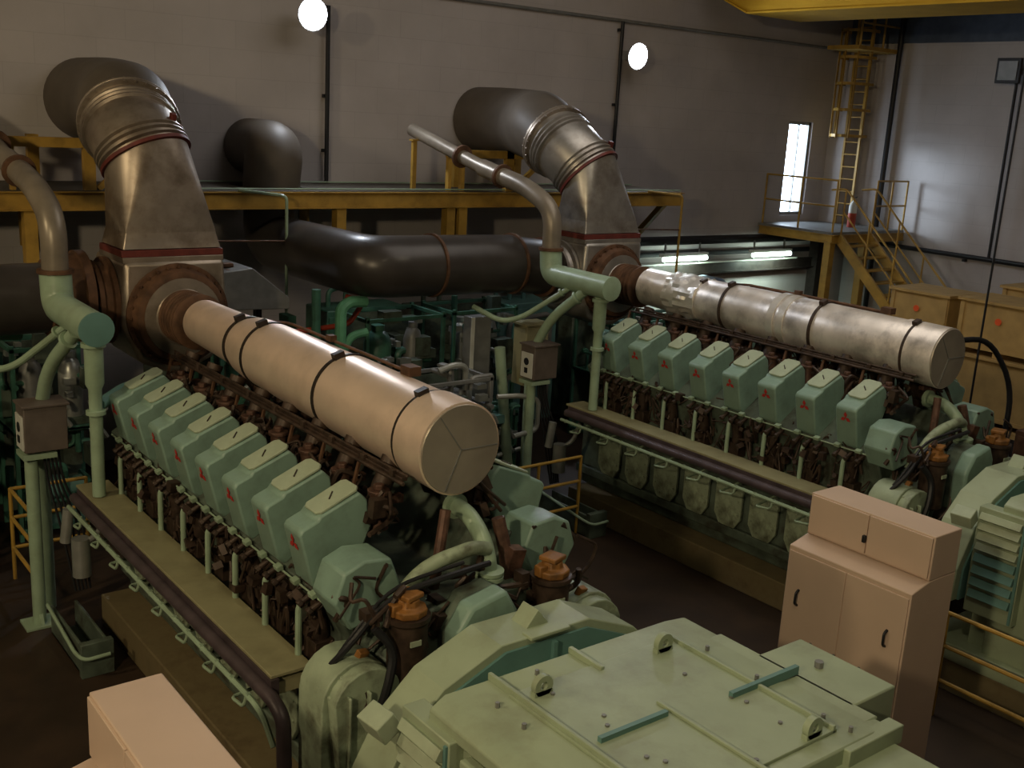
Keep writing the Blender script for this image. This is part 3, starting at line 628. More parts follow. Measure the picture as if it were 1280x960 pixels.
def exsup(dx, label):
    s = thing('support_frame', label, 'support', (4.1 + dx, 14.3, 4.085), 'yellow frames holding the exhaust elbows')
    for x, y in ((3.75, 14.95), (4.2, 14.12), (5.0, 14.95)): MB().box(x + dx - .07, x + dx + .07, y - .05, y + .05, 4.085, 4.72).build('post', M_YEL, s)
    b = MB(); b.box(3.0 + dx, 5.1 + dx, 14.07, 14.17, 4.60, 4.72); b.box(3.6 + dx, 5.1 + dx, 14.9, 15.0, 4.56, 4.66); b.build('cross_beam', M_YEL, s)
    MB().bar((4.3 + dx, 14.12, 4.1), (4.9 + dx, 14.12, 4.58), .07).build('brace', M_YEL, s)
    for x in (3.05, 3.3): MB().box(x + dx - .03, x + dx + .03, 14.1, 14.18, 4.085, 4.62).build('post', M_YEL, s)
exsup(0, 'yellow steel frame under the brown exhaust elbow above the nearer engine')
exsup(6.6, 'yellow steel frame under the dark exhaust elbow of the second engine')
for x, z, lb in ((2.75, 4.82, 'thin yellow post propping the vent pipe at the left edge'), (9.2, 4.82, 'thin yellow post propping the open end of the sloping vent pipe')):
    t = thing('pipe_prop', lb, 'prop', (x, 14.45, 4.085), 'vent pipe props')
    MB().box(x - .035, x + .035, 14.42, 14.48, 4.085, z).build('post', M_YEL, t); MB().box(x - .06, x + .3, 14.4, 14.5, z, z + .025).build('saddle', M_YEL, t)
for x, y, z0, lb in ((6.62, 13.55, 2.3, 'thin yellow pipe hanging from the gallery beside the round air duct'), (14.35, 13.6, 2.2, 'thin yellow pipe hanging from the right end of the gallery')):
    t = thing('drop_pipe', lb, 'pipe', (x, y, z0), 'thin yellow drop pipes')
    MB().tube([(x - .5, 13.98, 4.1), (x, y, 4.06), (x, y, z0)], .022, 8, .08).build('tube', M_PIPE if x < 7 else M_YEL, t)
    MB().tube([(x - 1.35, y - .3, 3.52), (x, y, 3.45)], .012, 8).build('side_rod', M_RUST, t)

# ---------------------------------------------------------------- far wall services
def tube_thing(name, label, cat, pts, r, m, rad=0, group=None, clips=()):
    t = thing(name, label, cat, pts[0], group); MB().tube(pts, r, 10, rad).build('run', m, t)
    if clips:
        c = MB()
        for p in clips: c.obox(p, (.09, .07, .05))
        c.build('clip', m, t)
    return t
tube_thing('conduit', 'thin dark conduit running along the top of the far wall', 'conduit', [(3, 15.54, 7.1), (21.4, 15.54, 7.1)], .03, M_GREY, 0, None, [(6, 15.56, 7.1), (10, 15.56, 7.1), (17, 15.56, 7.1)])
def wall_lamp(x, z, px, z0, z1, label, plabel):
    t = thing('floodlight', label, 'lamp', (x, 15.0, z), 'bright floodlights on the far wall')
    b = MB(); b.lathe((x, 15.18, z), (0, -1, -.1), [(0, .07), (.02, .1), (.10, .2), (.16, .24), (.17, .24)], 24); b.box(x - .07, x + .07, 15.18, 15.36, z - .08, z + .08); b.build('reflector', M_GREY, t)
    b = MB(); b.bar((x, 15.3, z), (px, 15.50, z - .02), .04); b.build('arm', M_BLACK, t)
    b = MB(); b.lathe((x, 15.03, z - .01), (0, -1, -.1), [(0, .02), (.01, .225), (.03, .225), (.055, .19), (.075, .1), (.08, .01)], 24); b.build('glowing_lens', M_LAMP, t)
    p = tube_thing('lamp_pole', plabel, 'pole', [(px, 15.48, z0), (px, 15.48, z1)], .035, M_BLACK, 0, 'dark poles on the far wall', [(px, 15.54, z0 + .5), (px, 15.54, (z0 + z1) / 2), (px, 15.54, z1 - .15)])
    l = bpy.data.lights.new('halide', 'SPOT'); l.energy = HAL; l.color = (.80, .88, 1.); l.shadow_soft_size = .15; l.spot_size = 3.0; l.spot_blend = .6
    o = bpy.data.objects.new('halide_light', l); C.objects.link(o); o.location = (x, 14.86, z - .03); o.rotation_euler = V((0, -1, -.45)).to_track_quat('-Z', 'Y').to_euler()
HAL = 240
wall_lamp(7.74, 6.57, 8.24, 4.09, 6.75, 'glaring white floodlight at top of pole above the round air duct', 'black pole carrying the floodlight above the round air duct')
wall_lamp(14.33, 6.47, 14.33, 4.086, 7.08, 'glaring white floodlight right of the second exhaust stack', 'black pole behind the silvery bellows of the second exhaust')
# lower services right of the second engine exhaust
for i, (z, y, r, lb) in enumerate(((3.02, 15.35, .09, 'thick dark pipe along the far wall just above the fluorescent lights'), (2.72, 15.5, .05, 'dark pipe behind the fluorescent lights on the far wall'))):
    tube_thing('wall_pipe', lb, 'pipe', [(11.8, y, z), (20.95, y, z - .04)], r, M_BLACK)
t = thing('steel_beam', 'dark horizontal steel beam below the fluorescent lights', 'beam', (17, 15.2, 2.4))
f = MB(); beam_i(f, (11.8, 15.25, 2.42), (20.9, 15.25, 2.42), .2, .16); f.build('web', M_DARK, t)
MB().box(11.8, 19.9, 15.2, 15.45, 2.53, 2.56).build('pale_shelf', M_WHITE, t)
for x, lb in ((20.6, 'dark square column under the corner platform'),):
    t = thing('steel_column', lb, 'column', (x, 15.2, 0)); beam = MB().box(x - .12, x + .12, 15.1, 15.34, 0, 2.96); beam.build('shaft', M_DARK, t); MB().box(x - .2, x + .2, 15.02, 15.42, 0, .03).build('foot', M_DARK, t)
for x, lb in ((16.15, 'glowing fluorescent tube light nearer the second exhaust stack'), (18.85, 'glowing fluorescent tube light nearer the corner platform')):
    t = thing('fluorescent_light', lb, 'light', (x, 15.1, 2.68), 'fluorescent lights under the gallery')
    MB().box(x - .66, x + .66, 15.06, 15.18, 2.72, 2.78).build('housing', M_WHITE, t, .006)
    [MB().box(x + a - .015, x + a + .015, 15.16, 15.19, 2.56, 2.97).build('hanger', M_GREY, t) for a in (-.5, .5)]; MB().cyl((x - .62, 15.08, 2.67), (x + .62, 15.08, 2.67), .05, n=14).build('tube', M_TUBE, t)
    l = bpy.data.lights.new('tube_light', 'AREA'); l.shape = 'RECTANGLE'; l.size = 1.2; l.size_y = .08; l.energy = 26; l.color = (.75, 1, .85)
    o = bpy.data.objects.new('tube_light', l); C.objects.link(o); o.location = (x, 14.85, 2.5); o.rotation_euler = (math.radians(40), 0, 0)
t = thing('blue_drum', 'dark blue drum on a stand behind the second engine', 'drum', (16.4, 14.6, 0))
MB().lathe((16.4, 14.9, 1.95), (0, -1, 0), [(0, .1), (.02, .36), (.08, .42), (.5, .42), (.58, .36), (.6, .1)], 24).build('barrel', M_BLUE, t)
for x in (16.15, 16.65): MB().box(x - .05, x + .05, 14.4, 14.8, 0, 1.62).build('leg', M_DARK, t)

# ---------------------------------------------------------------- corner platform, stairs, ladder
pf = thing('corner_platform', 'yellow steel platform below the bright glazed door in the corner', 'platform', (20, 14.5, 0))
MB().box(18.85, 21.4, 13.6, 15.05, 3.25, 3.31).build('deck', M_GREY, pf)
MB().box(18.85, 20.98, 15.05, 15.55, 3.25, 3.31).build('deck_strip', M_GREY, pf)
f = MB(); beam_i(f, (18.85, 13.6, 3.17), (18.85, 15.5, 3.17), .16, .09); beam_i(f, (18.85, 13.6, 3.17), (21.4, 13.6, 3.17), .16, .09); f.build('edge_beam', M_YEL, pf)
for x, y in ((18.91, 13.68), (20.1, 13.68)): MB().box(x - .08, x + .08, y - .08, y + .08, 0, 3.1).build('leg', M_YEL, pf)
def rail(parent, pts, h=1.05, n=3, r=.02, m=None, name='railing'):
    q = MB(); m = m or M_YEL
    for a, b in zip(pts, pts[1:]):
        a, b = V(a), V(b)
        for k in range(n): dz = V((0, 0, h * (n - k) / n)); q.tube([a + dz, b + dz], r, 8)
    for p in pts: q.cyl(V(p), V(p) + V((0, 0, h + .01)), r * 1.1, n=8)
    return q.build(name, m, parent)
rail(pf, [(18.87, 15.45, 3.31), (18.87, 14.5, 3.31), (18.87, 13.62, 3.31)], 1.05, 2)
rail(pf, [(20.25, 13.62, 3.31), (20.8, 13.62, 3.31), (21.35, 13.62, 3.31)], 1.05, 2)
sr = thing('staircase', 'steep yellow steel staircase from the corner platform down behind the crates', 'stairs', (19.4, 12, 0))
for x in (19.08, 20.12): MB().bar((x, 13.6, 3.2), (x, 10.2, .02), .06, .2).build('stringer', M_YEL, sr)
for k in range(14):
    tt = (k + .5) / 14; y, z = 13.55 - 3.35 * tt, 3.15 - 3.1 * tt
    MB().box(19.1, 20.1, y - .11, y + .11, z - .015, z + .015).build('tread', M_YEL, sr)
for x in (19.08, 20.12):
    q = MB(); a, b = V((x, 13.55, 3.25)), V((x, 10.3, .15)); up = V((0, 0, .95))
    q.tube([a + V((0, .35, .9)), a + up, b + up, b + V((0, -.1, .5))], .022, 8, .1); q.tube([a + up * .5, b + up * .5], .018, 8)
    for k in range(6): p = a.lerp(b, k / 5); q.cyl(p, p + up, .02, n=8)
    q.build('handrail', M_YEL, sr)
ld = thing('caged_ladder', 'tall yellow caged ladder in the corner beside the glazed door', 'ladder', (21.1, 15.0, 3.31))
for y in (14.72, 15.1): MB().box(20.95, 20.99, y - .025, y + .025, 3.31, 8.0).build('stile', M_YEL, ld)
for k in range(17): MB().cyl((20.97, 14.72, 3.5 + k * .27), (20.97, 15.1, 3.5 + k * .27), .014, n=8).build('rung', M_YEL, ld)
cg = MB()
for k in range(5):
    z = 5.25 + k * .55; pts = [V((20.97 - .62 * math.sin(math.pi * j / 10), 14.91 + .36 * math.cos(math.pi * j / 10) * (1 + .15 * math.sin(math.pi * j / 10)), z)) for j in range(11)]
    for a, b in zip(pts, pts[1:]): cg.bar(a, b, .012, .06)
for j in range(1, 10, 2):
    p = V((20.97 - .62 * math.sin(math.pi * j / 10), 14.91 + .36 * math.cos(math.pi * j / 10) * (1 + .15 * math.sin(math.pi * j / 10)), 5.2)); cg.bar(p, p + V((0, 0, 2.3)), .012, .055)
cg.build('safety_cage', M_YEL, ld)
t = thing('access_landing', 'small ochre landing at top of the caged ladder', 'landing', (20.6, 14.8, 7.1))
MB().box(19.95, 21.45, 14.3, 15.1, 7.02, 7.10).build('deck', M_YEL, t); rail(t, [(20.0, 14.32, 7.1), (20.8, 14.32, 7.1), (21.4, 14.32, 7.1)], .9, 2)
t = thing('fire_extinguisher', 'red and white fire extinguisher standing on the corner platform', 'fire extinguisher', (20.45, 14.3, 3.31))
MB().lathe((20.45, 14.3, 3.31), (0, 0, 1), [(0, .07), (.01, .09), (.30, .09), (.31, .09)], 18).build('body', M_REDP, t)
MB().lathe((20.45, 14.3, 3.62), (0, 0, 1), [(0, .088), (.16, .088), (.24, .05), (.26, .025), (.32, .025)], 18).build('white_shoulder', M_WHITE, t)
q = MB(); q.bar((20.42, 14.3, 3.93), (20.55, 14.3, 3.97), .02); q.tube([(20.47, 14.3, 3.9), (20.56, 14.3, 3.85), (20.56, 14.3, 3.5)], .012, 8, .05); q.build('hose', M_BLACK, t)

# right wall services
tube_thing('wall_pipe', 'dark horizontal pipe along the right wall above the crates', 'pipe', [(21.38, 14.3, 2.95), (21.38, -3.5, 2.85)], .05, M_BLACK, 0, None, [(21.42, 12.1, 2.85), (21.42, 10, 2.85)])
tube_thing('wall_pipe', 'thick black vertical pipe on the right wall beside the ladder', 'pipe', [(21.36, 14.28, 0), (21.36, 14.28, 9.5)], .055, M_BLACK)
t = thing('floodlight', 'unlit square floodlight on a pole at the right edge', 'lamp', (21.3, 11.6, 6.6))
q = MB(); q.box(21.05, 21.12, 11.35, 11.85, 6.42, 6.9); q.box(21.12, 21.3, 11.5, 11.7, 6.55, 6.78); q.build('housing', M_BLACK, t, .01); MB().box(21.3, 21.495, 11.55, 11.65, 6.6, 6.72).build('bracket', M_BLACK, t); MB().box(21.03, 21.052, 11.41, 11.79, 6.48, 6.84).build('lens', M_GREY, t)
tube_thing('lamp_pole', 'thin black pole below the unlit floodlight on right wall', 'pole', [(21.36, 11.55, 2.9), (21.36, 11.55, 6.7)], .03, M_BLACK)

# crane
cr = thing('bridge_crane', 'yellow overhead crane girder crossing the top right corner', 'crane', (17.4, 6, 7.36))
q = MB(); q.rings([[V((x, y, z)) for y, z in ((-3.8, 7.36), (14.05, 7.36), (14.95, 7.76), (14.95, 8.6), (-3.8, 8.6))] for x in (16.1, 16.18)]); q.rings([[V((x, y, z)) for y, z in ((-3.8, 7.36), (14.05, 7.36), (14.95, 7.76), (14.95, 8.6), (-3.8, 8.6))] for x in (17.5, 17.58)]); q.build('girder_web', M_CRANE, cr)
q = MB(); q.box(16.05, 17.63, -3.8, 14.05, 7.33, 7.362); q.bar((16.84, 14.05, 7.35), (16.84, 14.95, 7.75), 1.58, .03); q.build('bottom_flange', M_CRANE, cr)
q = MB(); q.box(16.0, 17.68, -3.8, 14.95, 8.6, 8.63); q.build('top_flange', M_CRANE, cr)
tube_thing('pendant_cable', 'thin black pendant cable hanging in front of the crates', 'cable', [(16.75, 8.95, 7.33), (16.72, 8.95, 4), (16.7, 8.95, .95)], .018, M_BLACK)

# ---------------------------------------------------------------- crates
def crate(x, y, z, sx, sy, sz, label, sticker):
    t = thing('wooden_crate', label, 'crate', (x + sx / 2, y + sy / 2, z), 'wooden crates by the right wall')
    MB().box(x, x + sx, y, y + sy, z + .1, z + sz - .05).build('panel', M_WOOD, t, .004)
    for yy in (y, y + sy - .08): MB().box(x - .022, x, yy, yy + .08, z + .1, z + sz - .05).build('batten', M_WOOD, t, .003)
    for xx in (x, x + sx - .08): MB().box(xx, xx + .08, y - .022, y, z + .1, z + sz - .05).build('batten', M_WOOD, t, .003)
    MB().box(x - .018, x, y + .08, y + sy - .08, z + .1, z + .17).build('batten', M_WOOD, t, .003)
    MB().box(x - .05, x + sx + .05, y - .05, y + sy + .05, z + sz - .05, z + sz).build('lid', M_WOOD, t, .004)
    for yy in (y + .05, y + sy / 2 - .05, y + sy - .15): MB().box(x, x + sx, yy, yy + .1, z, z + .1).build('skid', M_WOOD, t)
    if sticker: q = MB(); q.cyl((x - .022, y + sy * .52, z + sz * .66), (x - .026, y + sy * .52, z + sz * .66), .06, n=10); q.build('sticker', M_STICK, t)
crate(18.0, 10.35, 1.62, 1.0, 1.15, .95, 'upper wooden crate nearest the staircase, with orange dot', True)
crate(17.55, 8.35, 1.72, 1.0, 1.5, .95, 'upper wooden crate at the right edge, with orange dot', True)
crate(18.0, 10.2, .5, 1.1, 1.3, 1.12, 'lower wooden crate under the crate nearest the staircase', False)
crate(17.5, 8.2, .55, 1.15, 1.7, 1.17, 'lower wooden crate at the right edge beneath another crate', False)
crate(18.9, 7.9, 1.9, 1.0, 1.95, .9, 'wooden crate further back, its lid showing over the right edge crate', False)
for x, y, sx, sy, z, lb in ((17.9, 10.1, 1.25, 1.5, .5, 'low timber stand carrying the crates nearest the staircase'), (17.4, 8.1, 1.3, 1.9, .55, 'low timber stand carrying the right edge crates'), (18.85, 7.85, 1.1, 2.05, 1.9, 'tall timber stand carrying the rearmost crate')):
    t = thing('timber_stand', lb, 'stand', (x, y, 0), 'timber stands under crates')
    for a in (0, sx - .1):
        for b_ in (0, sy - .1): MB().box(x + a, x + a + .1, y + b_, y + b_ + .1, 0, z - .08).build('leg', M_BROWN, t)
    MB().box(x, x + sx, y, y + sy, z - .08, z).build('top_boards', M_WOOD, t)
t = thing('rusty_cabinet', 'rust brown steel cabinet at the right edge below the crates', 'cabinet', (14.9, 6.6, 0))
MB().box(14.4, 15.2, 6.2, 7.0, .06, 1.45).build('body', M_RUST, t, .01); MB().box(14.385, 14.4, 6.25, 6.95, .15, 1.38).build('door', M_RUST, t, .004); MB().box(14.42, 15.18, 6.22, 6.98, 0, .06).build('plinth', M_DARK, t); MB().obox((14.375, 6.35, .8), (.02, .02, .12)).build('handle', M_BLACK, t)
t = thing('blue_pump', 'dark blue pump standing behind the end of the second engine', 'pump', (12.6, 7.6, 0))
MB().lathe((12.6, 7.6, .2), (0, 0, 1), [(0, .25), (.3, .28), (1.5, .26), (1.9, .2), (2.0, .1)], 20).build('casing', mat('deep_blue_paint', (.02, .045, .16), .4), t); MB().box(12.3, 12.9, 7.3, 7.9, 0, .2).build('foot', M_DARK, t); MB().cyl((12.6, 7.6, 2.2), (12.6, 7.6, 2.5), .09).build('shaft_cover', M_GREY, t)
tube_thing('rubber_hose', 'thick black hose looping down in front of the lower crates', 'hose', [(12.3, 6.9, 2.9), (12.9, 6.8, 2.9), (13.3, 6.6, 2.3), (13.3, 6.6, 1.2), (13.6, 6.5, .7), (14.3, 6.4, 1.6)], .035, M_BLACK, .5)
t = thing('scrap_heap', 'brown machine parts piled beside the second generator', 'scrap', (12.9, 5.6, 0)); q = MB(); rr = random.Random(3)
for k in range(26): q.obox((rr.uniform(12.2, 14.2), rr.uniform(5.0, 7.0), rr.uniform(.2, .9)), (rr.uniform(.2, .5), rr.uniform(.2, .5), rr.uniform(.1, .35)), (rr.uniform(-.5, .5), rr.uniform(-.5, .5), rr.uniform(0, 3)))
tag(q.build('pieces', M_BROWN, t, .01), kind='stuff')

# ---------------------------------------------------------------- floor railings
def floor_rail(pts, label):
    t = thing('guard_rail', label, 'railing', pts[0], 'yellow guard rails on the floor')
    for i, p in enumerate(pts): MB().cyl(V(p), V(p) + V((0, 0, 1.06)), .021, n=8).build('post', M_YEL, t)
    for z in (1.05, .72, .37):
        q = MB()
        for a, b in zip(pts, pts[1:]): q.tube([V(a) + V((0, 0, z)), V(b) + V((0, 0, z))], .021, 8)
        q.build('bar', M_YEL, t)
floor_rail([(8.95, 4.68, 0), (8.95, 3.0, 0), (8.95, 1.6, 0)], 'yellow guard rail at the lower right in front of the second generator')
floor_rail([(3.4, 12.0, 0), (2.6, 12.0, 0), (2.6, 11.15, 0)], 'yellow guard rail behind the control box stand at the left edge')
floor_rail([(9.0, 9.9, 0), (8.3, 9.9, 0), (7.2, 9.9, 0)], 'yellow guard rail behind the end of the smooth manifold')

# ---------------------------------------------------------------- auxiliary machinery between the engines
def skid(x, y, sx, sy, h, label, seed, m=M_GREEN):
    t = thing('pump_skid', label, 'machinery', (x + sx / 2, y + sy / 2, 0), 'auxiliary machinery behind the engines'); rr = random.Random(seed)
    f = MB()
    for a in (0, sx - .05):
        for b in (0, sy - .05): f.box(x + a, x + a + .05, y + b, y + b + .05, 0, h)
    for z in (.1, h * .55, h - .08):
        for b in (0, sy - .05): f.box(x, x + sx, y + b, y + b + .05, z, z + .05)
        for a in (0, sx - .05): f.box(x + a, x + a + .05, y, y + sy, z, z + .05)
    f.build('steel_frame', m, t, .004)
    MB().box(x + .05, x + sx - .05, y + sy - .05, y + sy - .02, .1, h - .1).build('back_panel', M_BLOCK, t)
    MB().box(x, x + sx, y, y + sy, h * .55, h * .55 + .03).build('shelf', m, t)
    for k in range(2):
        cx, cy = x + sx * (.28 + .45 * k), y + sy * .35; r = rr.uniform(.13, .2)
        q = MB(); q.lathe((cx, cy, h * .58), (0, 0, 1), [(0, r), (h * .25, r), (h * .3, r * .75), (h * .33, r * .2)], 18); q.cyl((cx, cy, h * .9), (cx, cy, h * .93), r * .5); q.build('vessel', rr.choice((m, M_GREY, M_STEEL)), t)
    q = MB(); cx = x + sx * .5; q.lathe((cx - .3, y + sy * .3, .55), (1, 0, 0), [(0, .1), (.02, .16), (.35, .16), (.37, .12), (.6, .12)], 18); q.box(cx - .3, cx + .3, y + sy * .2, y + sy * .4, .1, .42); q.build('pump_motor', M_TEAL, t)
    q = MB()
    for k in range(16):
        p = V((x + rr.uniform(0, sx), y + rr.uniform(-.1, .6) * sy, rr.uniform(.3, h * .95))); pts = [p]
        for j in range(4):
            d = rr.choice((V((1, 0, 0)), V((-1, 0, 0)), V((0, 0, 1)), V((0, 0, -1)), V((0, 1, 0)))); p = p + d * rr.uniform(.15, .45)
            p = V((min(x + sx, max(x, p.x)), min(y + sy, max(y - .1, p.y)), min(h * 1.05, max(.08, p.z)))); pts.append(p)
        q.tube(pts, rr.choice((.025, .035, .05)), 9, .09)
    q.build('pipework', m, t)
    q = MB()
    for k in range(4):
        p = V((x + rr.uniform(.1, .9) * sx, y - .05, rr.uniform(h * .45, h * .9))); q.tube([p, p + V((.12, -.02, .03)), p + V((.2, -.02, -.1))], .032, 9, .08)
    for k in range(16): q.obox((x + rr.uniform(.05, .95) * sx, y + rr.uniform(-.1, .6) * sy, rr.uniform(h * .4, h * .98)), (rr.uniform(.06, .2), .1, rr.uniform(.03, .1)))
    tag(q.build('valves', M_STEEL, t), kind='stuff')
    q = MB()
    for k in range(14): q.obox((x + rr.uniform(.1, .9) * sx, y + rr.uniform(0, .8) * sy, rr.uniform(.3, h)), (rr.uniform(.1, .3), rr.uniform(.1, .3), rr.uniform(.08, .35)))
    tag(q.build('fittings', rr.choice((M_TEAL, M_GREEN, M_BLOCK)), t), kind='stuff')
    return t
def tank(x, y, sx, sy, h, label, m):
    t = thing('equipment_cabinet', label, 'machinery', (x + sx / 2, y + sy / 2, 0), 'dark machinery along the far wall')
    MB().box(x, x + sx, y, y + sy, .08, h).build('body', m, t, .02)
    MB().box(x + .03, x + sx - .03, y + .03, y + sy, 0, .08).build('foot', M_DARK, t)
    for k in range(2): MB().box(x + .04 + k * (sx / 2 - .02), x + sx / 2 - .02 + k * (sx / 2 - .02), y - .015, y, .2, h - .1).build('door', m, t, .005)
    q = MB(); q.tube([(x + .2, y - .06, .3), (x + .2, y - .06, h - .3), (x + sx - .2, y - .06, h - .2), (x + sx - .2, y - .06, .3)], .045, 10, .15); q.build('front_pipe', M_PIPE if m is M_GREEN else M_GREY, t)
    q = MB()
    for k in range(3): q.tube([(x + .2 + k * .3, y + sy / 2, h), (x + .2 + k * .3, y + sy / 2, h + .25), (x + .5 + k * .3, y + sy / 2, h + .3)], .04, 9, .1)
    q.build('top_pipe', m, t)
skid(7.3, 11.2, 1.2, .8, 1.9, 'low pump skid just behind the smooth manifold end', 1, M_GREY)
skid(7.35, 12.6, 1.3, .9, 2.5, 'tall green pump skid under the dark air duct', 2)
skid(9.0, 12.9, 1.2, .9, 2.45, 'green pump skid behind the pale upright panel', 3)
skid(5.3, 12.7, 1.3, .9, 2.35, 'green pump skid between nearer exhaust casing and the hooked pipe', 4)
skid(8.6, 11.5, .6, .5, 1.25, 'low green valve skid left of the white panel control box', 5)
skid(1.2, 12.6, 1.3, .9, 2.5, 'green pump skid under the left air duct', 6)
skid(2.9, 13.0, 1.0, .8, 2.4, 'green pump skid left of the nearer exhaust casing', 8)
skid(11.9, 12.6, 1.3, .9, 2.1, 'green pump skid behind the second exhaust casing', 9)
skid(13.6, 12.9, 1.4, .9, 2.0, 'green pump skid under the right end of the gallery', 10, M_TEAL)
for i_, (x_, w_, h_, m_, lb) in enumerate(((5.0, 1.5, 2.25, M_BLOCK, 'dark green equipment cabinet behind the bent grey cover'), (7.6, 1.4, 2.3, M_GREEN, 'green equipment cabinet against far wall behind the tall pump skid'),
        (9.2, 1.4, 2.25, M_BLOCK, 'dark equipment cabinet against far wall behind the pale upright panel'), (10.8, 1.3, 2.2, M_TEAL, 'teal equipment cabinet against far wall behind the second exhaust'),
        (0.4, 1.5, 2.3, M_BLOCK, 'dark equipment cabinet against far wall at the left edge'), (2.4, 1.6, 2.3, M_GREEN, 'green equipment cabinet against far wall left of nearer exhaust casing'), (12.3, 1.5, 2.35, M_BLOCK, 'dark equipment cabinet behind the farther engine heads near the gallery end'))):
    tank(x_, 14.0 + .2 * (i_ % 2), w_, .7, h_, lb, m_)
tube_thing('hooked_pipe', 'bright green hooked pipe standing under the dark air duct', 'pipe', [(6.62, 12, 0), (6.62, 12, 2.78), (6.75, 12.02, 2.86), (7.0, 12.05, 2.84)], .075, mat('bright_green_pipe', (.12, .34, .20), .4), .18)
tube_thing('branch_pipe', 'short green branch curving off the hooked pipe', 'pipe', [(6.66, 12, 2.2), (6.75, 11.98, 2.42), (6.98, 11.96, 2.46)], .055, bpy.data.materials['bright_green_pipe'], .1)
tube_thing('standpipe', 'straight green standpipe left of the hooked pipe', 'pipe', [(6.4, 12.25, 0), (6.4, 12.25, 3.0)], .06, M_GREEN)
tube_thing('red_pipe', 'red fire pipe kinked behind the hooked green pipe', 'pipe', [(5.3, 12.3, 2.42), (6.9, 12.3, 2.5), (7.12, 12.3, 2.78), (6.9, 12.4, 2.86)], .035, M_REDP, .1)
tube_thing('steel_pipe', 'bare steel U shaped pipe low beside the raking green pipe', 'pipe', [(8.5, 11.1, 1.62), (8.85, 11.0, 1.62), (9.1, 10.95, 1.55), (9.1, 10.95, 1.12), (8.7, 10.95, 1.08)], .035, M_STEEL, .1)
tube_thing('steel_pipe', 'bare steel elbow above the smooth manifold end', 'pipe', [(7.75, 11.4, 1.98), (7.95, 11.35, 2.06), (8.15, 11.35, 2.02), (8.15, 11.35, 1.7)], .045, M_STEEL, .1)
t = thing('upright_panel', 'tall narrow pale grey panel among the green machinery', 'panel', (8.95, 12.2, 0))
MB().box(8.75, 9.1, 12.1, 12.3, .1, 2.5).build('body', M_GREY, t, .01); MB().box(8.74, 8.80, 12.085, 12.1, .1, 2.5).build('edge_strip', M_WHITE, t); MB().box(8.72, 9.13, 12.08, 12.32, 0, .1).build('foot', M_DARK, t)
t = thing('olive_box', 'olive terminal box behind the second pipe header', 'box', (9.6, 11.75, 0))
MB().box(9.35, 9.75, 11.6, 11.9, 1.55, 2.42).build('body', M_PLATE, t, .01); MB().box(9.33, 9.77, 11.58, 11.92, 2.42, 2.45).build('lid', M_PLATE, t); MB().box(9.45, 9.65, 11.7, 11.8, 0, 1.55).build('pedestal', M_DARK, t)
tube_thing('green_pipe', 'green swan neck pipe at the left edge under the air duct', 'pipe', [(2.3, 12.2, 0), (2.3, 12.2, 2.5), (2.5, 12.2, 2.75), (2.85, 12.25, 2.72)], .085, bpy.data.materials['bright_green_pipe'], .2)
t = thing('roof_lagging', 'grey sheet metal cover with two lugs beside the nearer exhaust casing', 'cover', (5.6, 12.6, 2.4))
q = MB(); q.prism([(5.0, 2.75), (5.2, 3.2), (5.7, 3.25), (6.2, 2.85), (6.2, 2.7)], 'Y', 12.6, 13.5); q.build('sheet', M_GREY, t, .01); q = MB(); q.obox((5.45, 12.9, 3.26), (.2, .12, .05)); q.obox((5.5, 12.75, 3.2), (.2, .12, .05)); q.build('lug', M_RUST, t, .01)
q = MB()
for x in (5.1, 6.1): q.box(x - .04, x + .04, 13.3, 13.4, 0, 2.78)
q.build('stanchion', M_DARK, t)

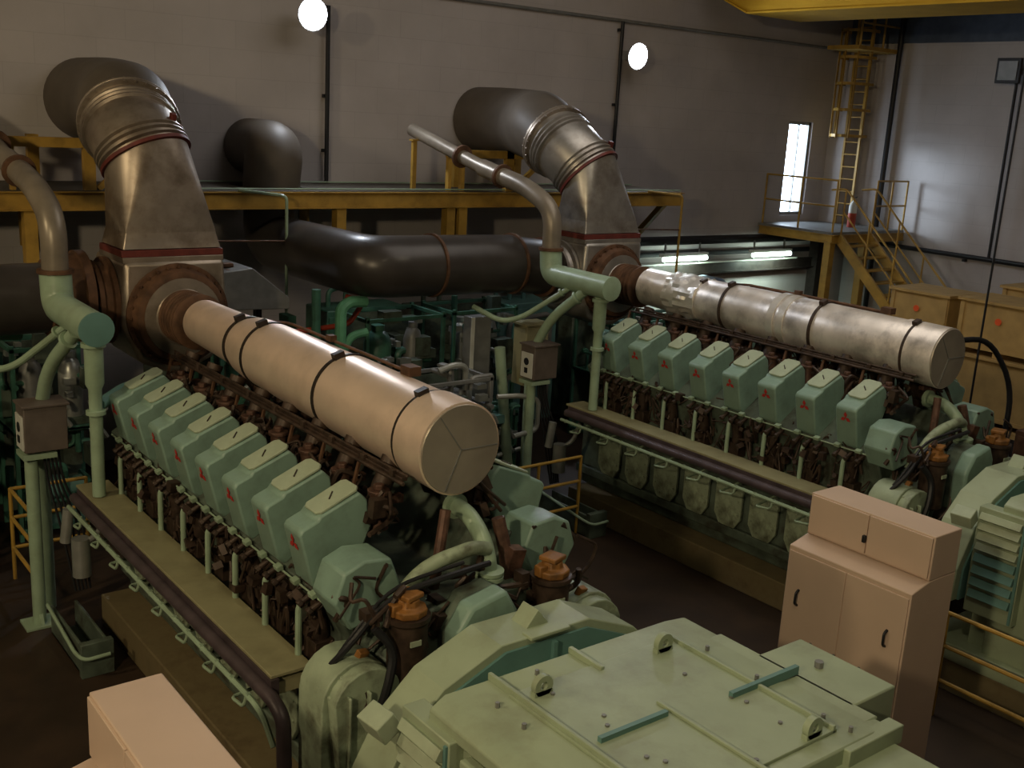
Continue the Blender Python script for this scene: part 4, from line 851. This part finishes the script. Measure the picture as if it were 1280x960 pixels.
# ---------------------------------------------------------------- lights
def light(kind, name, loc, aim, energy, col, size, **kw):
    l = bpy.data.lights.new(name, kind); l.energy = energy; l.color = col
    if kind == 'AREA': l.size = size
    else: l.shadow_soft_size = size
    for k, v_ in kw.items(): setattr(l, k, v_)
    o = bpy.data.objects.new(name, l); C.objects.link(o); o.location = loc; o.rotation_euler = (V(aim) - V(loc)).to_track_quat('-Z', 'Y').to_euler(); return o
WARM = (1., .81, .50)
light('SPOT', 'left_wall_flood', (-4.2, 8.6, 7.6), (6, 12, 2.5), 680, WARM, .22, spot_size=2.8, spot_blend=.5)
light('SPOT', 'left_wall_flood', (-4.2, 1.0, 6.9), (6, 5, 1.2), 1300, WARM, .3, spot_size=2.2, spot_blend=.6)
light('SPOT', 'roof_lamp', (3.0, 2.0, 9.2), (4.8, 4.5, 0), 330, (1., .88, .58), .3, spot_size=1.9, spot_blend=.9)
light('SPOT', 'roof_lamp', (9, 3.5, 9.2), (9.5, 7, 0), 230, (1., .90, .64), .3, spot_size=1.9, spot_blend=.9)
light('AREA', 'ambient_fill', (10, 8, 9.4), (10, 8.5, 0), 180, (1., .93, .85), 6)  # broad fill light added to lift the ambient level, not a roof fixture
sn = light('SUN', 'sunlight', (19, 18, 6), (19 + 1.5, 18 - 2.5, 6 - .35), 6.5, (.82, .92, 1.), 1); sn.data.angle = math.radians(16)
p = light('AREA', 'door_portal', (20.01, 15.95, 4.48), (20.01, 10, 4.48), 1, (1, 1, 1), 1); p.data.shape = 'RECTANGLE'; p.data.size = .9; p.data.size_y = 2.2; p.data.cycles.is_portal = True
wd = bpy.data.worlds.new('daylight'); bpy.context.scene.world = wd; wd.use_nodes = True
bg = wd.node_tree.nodes['Background']; bg.inputs[0].default_value = (.80, .90, 1., 1); bg.inputs[1].default_value = 12.

# ---------------------------------------------------------------- camera
f, p, r, y = 1349.5, .2428, .05567, .6671
h = V((math.sin(y), math.cos(y), 0)); rt = V((math.cos(y), -math.sin(y), 0)); up = V((0, 0, 1))
fw = h * math.cos(p) - up * math.sin(p); u = up * math.cos(p) + h * math.sin(p)
Rv = rt * math.cos(r) + u * math.sin(r); Uv = u * math.cos(r) - rt * math.sin(r)
cam = bpy.data.cameras.new('camera'); co = bpy.data.objects.new('camera', cam); C.objects.link(co)
m = MX((Rv, Uv, -fw)).transposed().to_4x4(); m.translation = (0, 0, 5.27); co.matrix_world = m
cam.sensor_width = 36; cam.lens = f / 1280 * 36; cam.clip_start = .05; cam.clip_end = 200
sc = bpy.context.scene; sc.camera = co
vs = sc.view_settings; vs.view_transform = 'Standard'; vs.look = 'None'; vs.gamma = 1; vs.exposure = 0; vs.use_curve_mapping = False
sc.cycles.use_denoising = True; sc.cycles.max_bounces = 6; sc.cycles.caustics_reflective = False; sc.cycles.caustics_refractive = False
sc.cycles.sample_clamp_indirect = 4
